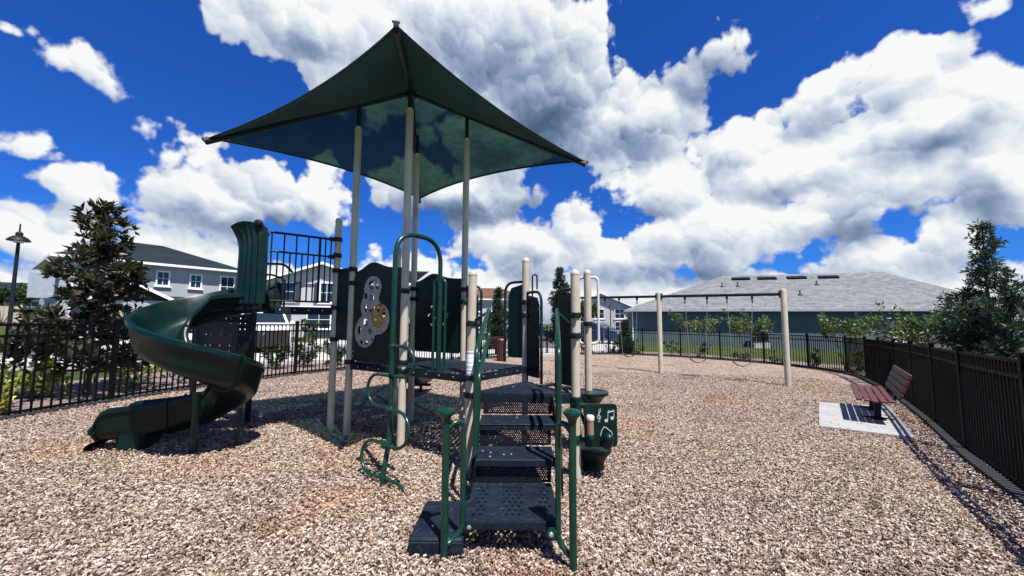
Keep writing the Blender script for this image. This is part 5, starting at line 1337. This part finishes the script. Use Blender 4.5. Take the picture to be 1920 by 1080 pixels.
def myrtle(x, y, h, w, label, stems=4, lm='leaf_myrtle', ln=.13, dens=1.0, name='small_tree', group='small trees along the teal house'):
    z0 = gz(x); r = empty(name, (x, y, z0), label, 'tree', group); mb = MB(); P_, D_ = [], []
    for k in range(stems):
        a_ = 2 * PI * k / stems + rng.uniform(-.4, .4); b0 = Vector((x + .05 * math.cos(a_), y + .05 * math.sin(a_), z0)); b1 = Vector((x + w * .25 * math.cos(a_), y + w * .25 * math.sin(a_), z0 + h * .62)); pts = limb(mb, b0, b1, .022, .012, .06)
        for j in range(6):
            e_ = a_ + rng.uniform(-1.3, 1.3); b2 = b1.lerp(b0, rng.uniform(0, .3)); b3 = b2 + Vector((math.cos(e_) * w * rng.uniform(.15, .36), math.sin(e_) * w * rng.uniform(.15, .36), h * rng.uniform(.08, .38))); limb(mb, b2, b3, .010, .003, .12)
            for q in range(int(16 * dens)):
                s_ = rng.uniform(.35, 1.08); P_.append(b2.lerp(b3, s_) + Vector((rng.gauss(0, .10), rng.gauss(0, .10), rng.gauss(0, .08)))); D_.append((b3 - b2).normalized() * .4 + Vector((rng.gauss(0, .5), rng.gauss(0, .5), .2)))
    mb.build('trunk', 'bark', r); c, d = rosettes(P_, D_, 4, 1.1); leaves('crown', lm, c, d, ln, ln * .42, r)
myrtle(9.45, 20.3, 2.35, 2.3, 'sparse small tree behind the swings nearest the middle swing post', dens=.7)
myrtle(11.45, 19.3, 2.35, 2.3, 'fuller small tree between the swing posts beside the air conditioner', dens=1.1)
myrtle(12.85, 15.4, 2.35, 1.5, 'small tree just right of the nearest swing post behind the fence', dens=.7)
myrtle(11.3, 11.4, 2.35, 1.7, 'pale sparse small tree behind the bench left of the cypress', dens=.45)
myrtle(10.15, 9.6, 1.9, 1.5, 'leafy small tree at the foot of the cypress behind the right fence', dens=.5)
for (x, y, h, w, lb) in ((-46, 36, 3.6, 3.2, 'round green tree far left between lamp and magnolia'), (-52, 44, 4.4, 4, 'far green tree above the tan house roof'), (5.6, 40, 3.6, 3.0, 'bushy green tree far behind the fence left of the teal house'), (-.2, 40, 3.0, 3.2, 'bushy tree far behind the stairs below the conifer'), (-5.6, 36, 3.4, 3.0, 'green tree in front of the brown-roofed far house'), (8.2, 44, 4.0, 2.6, 'tall loose tree in front of the far white gable house')):
    myrtle(x, y, h, w, lb, 5, 'leaf_tree', .34, 1.2, 'broadleaf_tree', 'trees among the far houses')
def shrub(x, y, h, w, label, lm, ln, n, group, name='shrub', z=None):
    z0 = gz(x) if z is None else z; r = empty(name, (x, y, z0), label, 'shrub', group); mb = MB(); P_, D_ = [], []
    for k in range(max(5, int(n / 8))):
        a_ = rng.uniform(0, 2 * PI); el_ = rng.uniform(.1, 1); b1 = Vector((x + math.cos(a_) * w / 2 * math.sqrt(1 - el_ * el_ * .6) * rng.uniform(.6, 1), y + math.sin(a_) * w / 2 * math.sqrt(1 - el_ * el_ * .6) * rng.uniform(.6, 1), z0 + h * el_)); b0 = Vector((x + rng.gauss(0, .03), y + rng.gauss(0, .03), z0)); limb(mb, b0, b1, .008, .003, .1, 3)
        for q in range(8): P_.append(b0.lerp(b1, rng.uniform(.35, 1.05)) + Vector((rng.gauss(0, .04), rng.gauss(0, .04), rng.gauss(0, .03)))); D_.append((b1 - b0).normalized() + Vector((rng.gauss(0, .4), rng.gauss(0, .4), .1)))
    mb.build('stem', 'bark', r); c, d = rosettes(P_, D_, 4, 1.0); leaves('foliage', lm, c, d, ln, ln * .45, r)
gp = 'shrubs in the bed outside the left fence'
for (x, y, h, w, lm, ln, n, lb) in (
    (-7.95, 6.75, .80, 1.1, 'leaf_variegated', .12, 120, 'large yellow variegated shrub behind the left fence below the magnolia'),
    (-7.55, 5.80, .62, .9, 'leaf_variegated', .12, 90, 'yellow variegated shrub at the left edge of the picture'),
    (-8.1, 8.75, .75, .9, 'leaf_variegated', .11, 90, 'yellow variegated shrub between the magnolia and the slide'),
    (-7.5, 7.9, .45, .7, 'leaf_variegated', .09, 46, 'smaller variegated shrub right of the magnolia trunk'),
    (-7.0, 8.6, .35, .6, 'leaf_shrub', .08, 40, 'low green shrub behind the left fence below the slide loop'),
    (-7.1, 10.3, .65, .7, 'leaf_shrub', .11, 70, 'green shrub behind the left fence under the high deck'),
    (-6.6, 11.35, .72, .9, 'leaf_shrub', .12, 110, 'upright green shrub in front of the van'),
    (-6.05, 11.8, .90, .9, 'leaf_shrub', .12, 120, 'tallest green shrub behind the left fence beside the van'),
    (-5.5, 12.4, .75, .8, 'leaf_shrub', .12, 90, 'green shrub seen just left of the two beige posts'),
    (-4.7, 13.1, .75, .8, 'leaf_shrub', .12, 80, 'green shrub seen between the activity panel and the fence'),
    (-3.9, 13.9, .6, .6, 'leaf_shrub', .11, 44, 'green shrub seen under the middle deck')):
    shrub(x, y, h, w, lb, lm, ln, n, gp)
outf = offset_path([tuple(p[:2]) for p in catmull([(*q, 0) for q in FENCE_F], .2)], .75)
k = 0; places = ('first', 'second', 'third', 'fourth', 'fifth', 'sixth', 'seventh', 'eighth', 'ninth', 'tenth', 'eleventh', 'twelfth', 'thirteenth', 'fourteenth', 'fifteenth', 'sixteenth')
for i in range(4, len(outf) - 4, 6):
    x, y = outf[i]; shrub(x, y, rng.uniform(.5, .95), rng.uniform(.6, 1.05), places[k % len(places)] + ' low shrub from the left in the row outside the back fence behind the swings', 'leaf_shrub' if k % 3 else 'leaf_myrtle', .13, 52, 'low shrubs outside the back fence'); k += 1
    if k >= len(places): break
for (x, y, lb) in ((-13.2, 26.2, 'dark bush below the window of the pale gable house'), (-11.2, 26.6, 'light green bush beside the pale gable house'), (-15.6, 26.3, 'small bush near the left corner of the pale gable house'), (-9.6, 27.2, 'bush at the right end of the pale gable house')):
    shrub(x, y, 1.3, 1.6, lb, 'leaf_tree', .25, 60, 'bushes in front of the pale house')
# fallen stick in the shade
mb = MB(); mb.tube([(-1.02, 4.92, .05), (-.93, 4.99, .06), (-.80, 5.05, .05)], .007, 6); tag(mb.build('fallen_stick', 'rope_white'), 'pale thin stick lying on the wood chips in the canopy shade', 'stick')
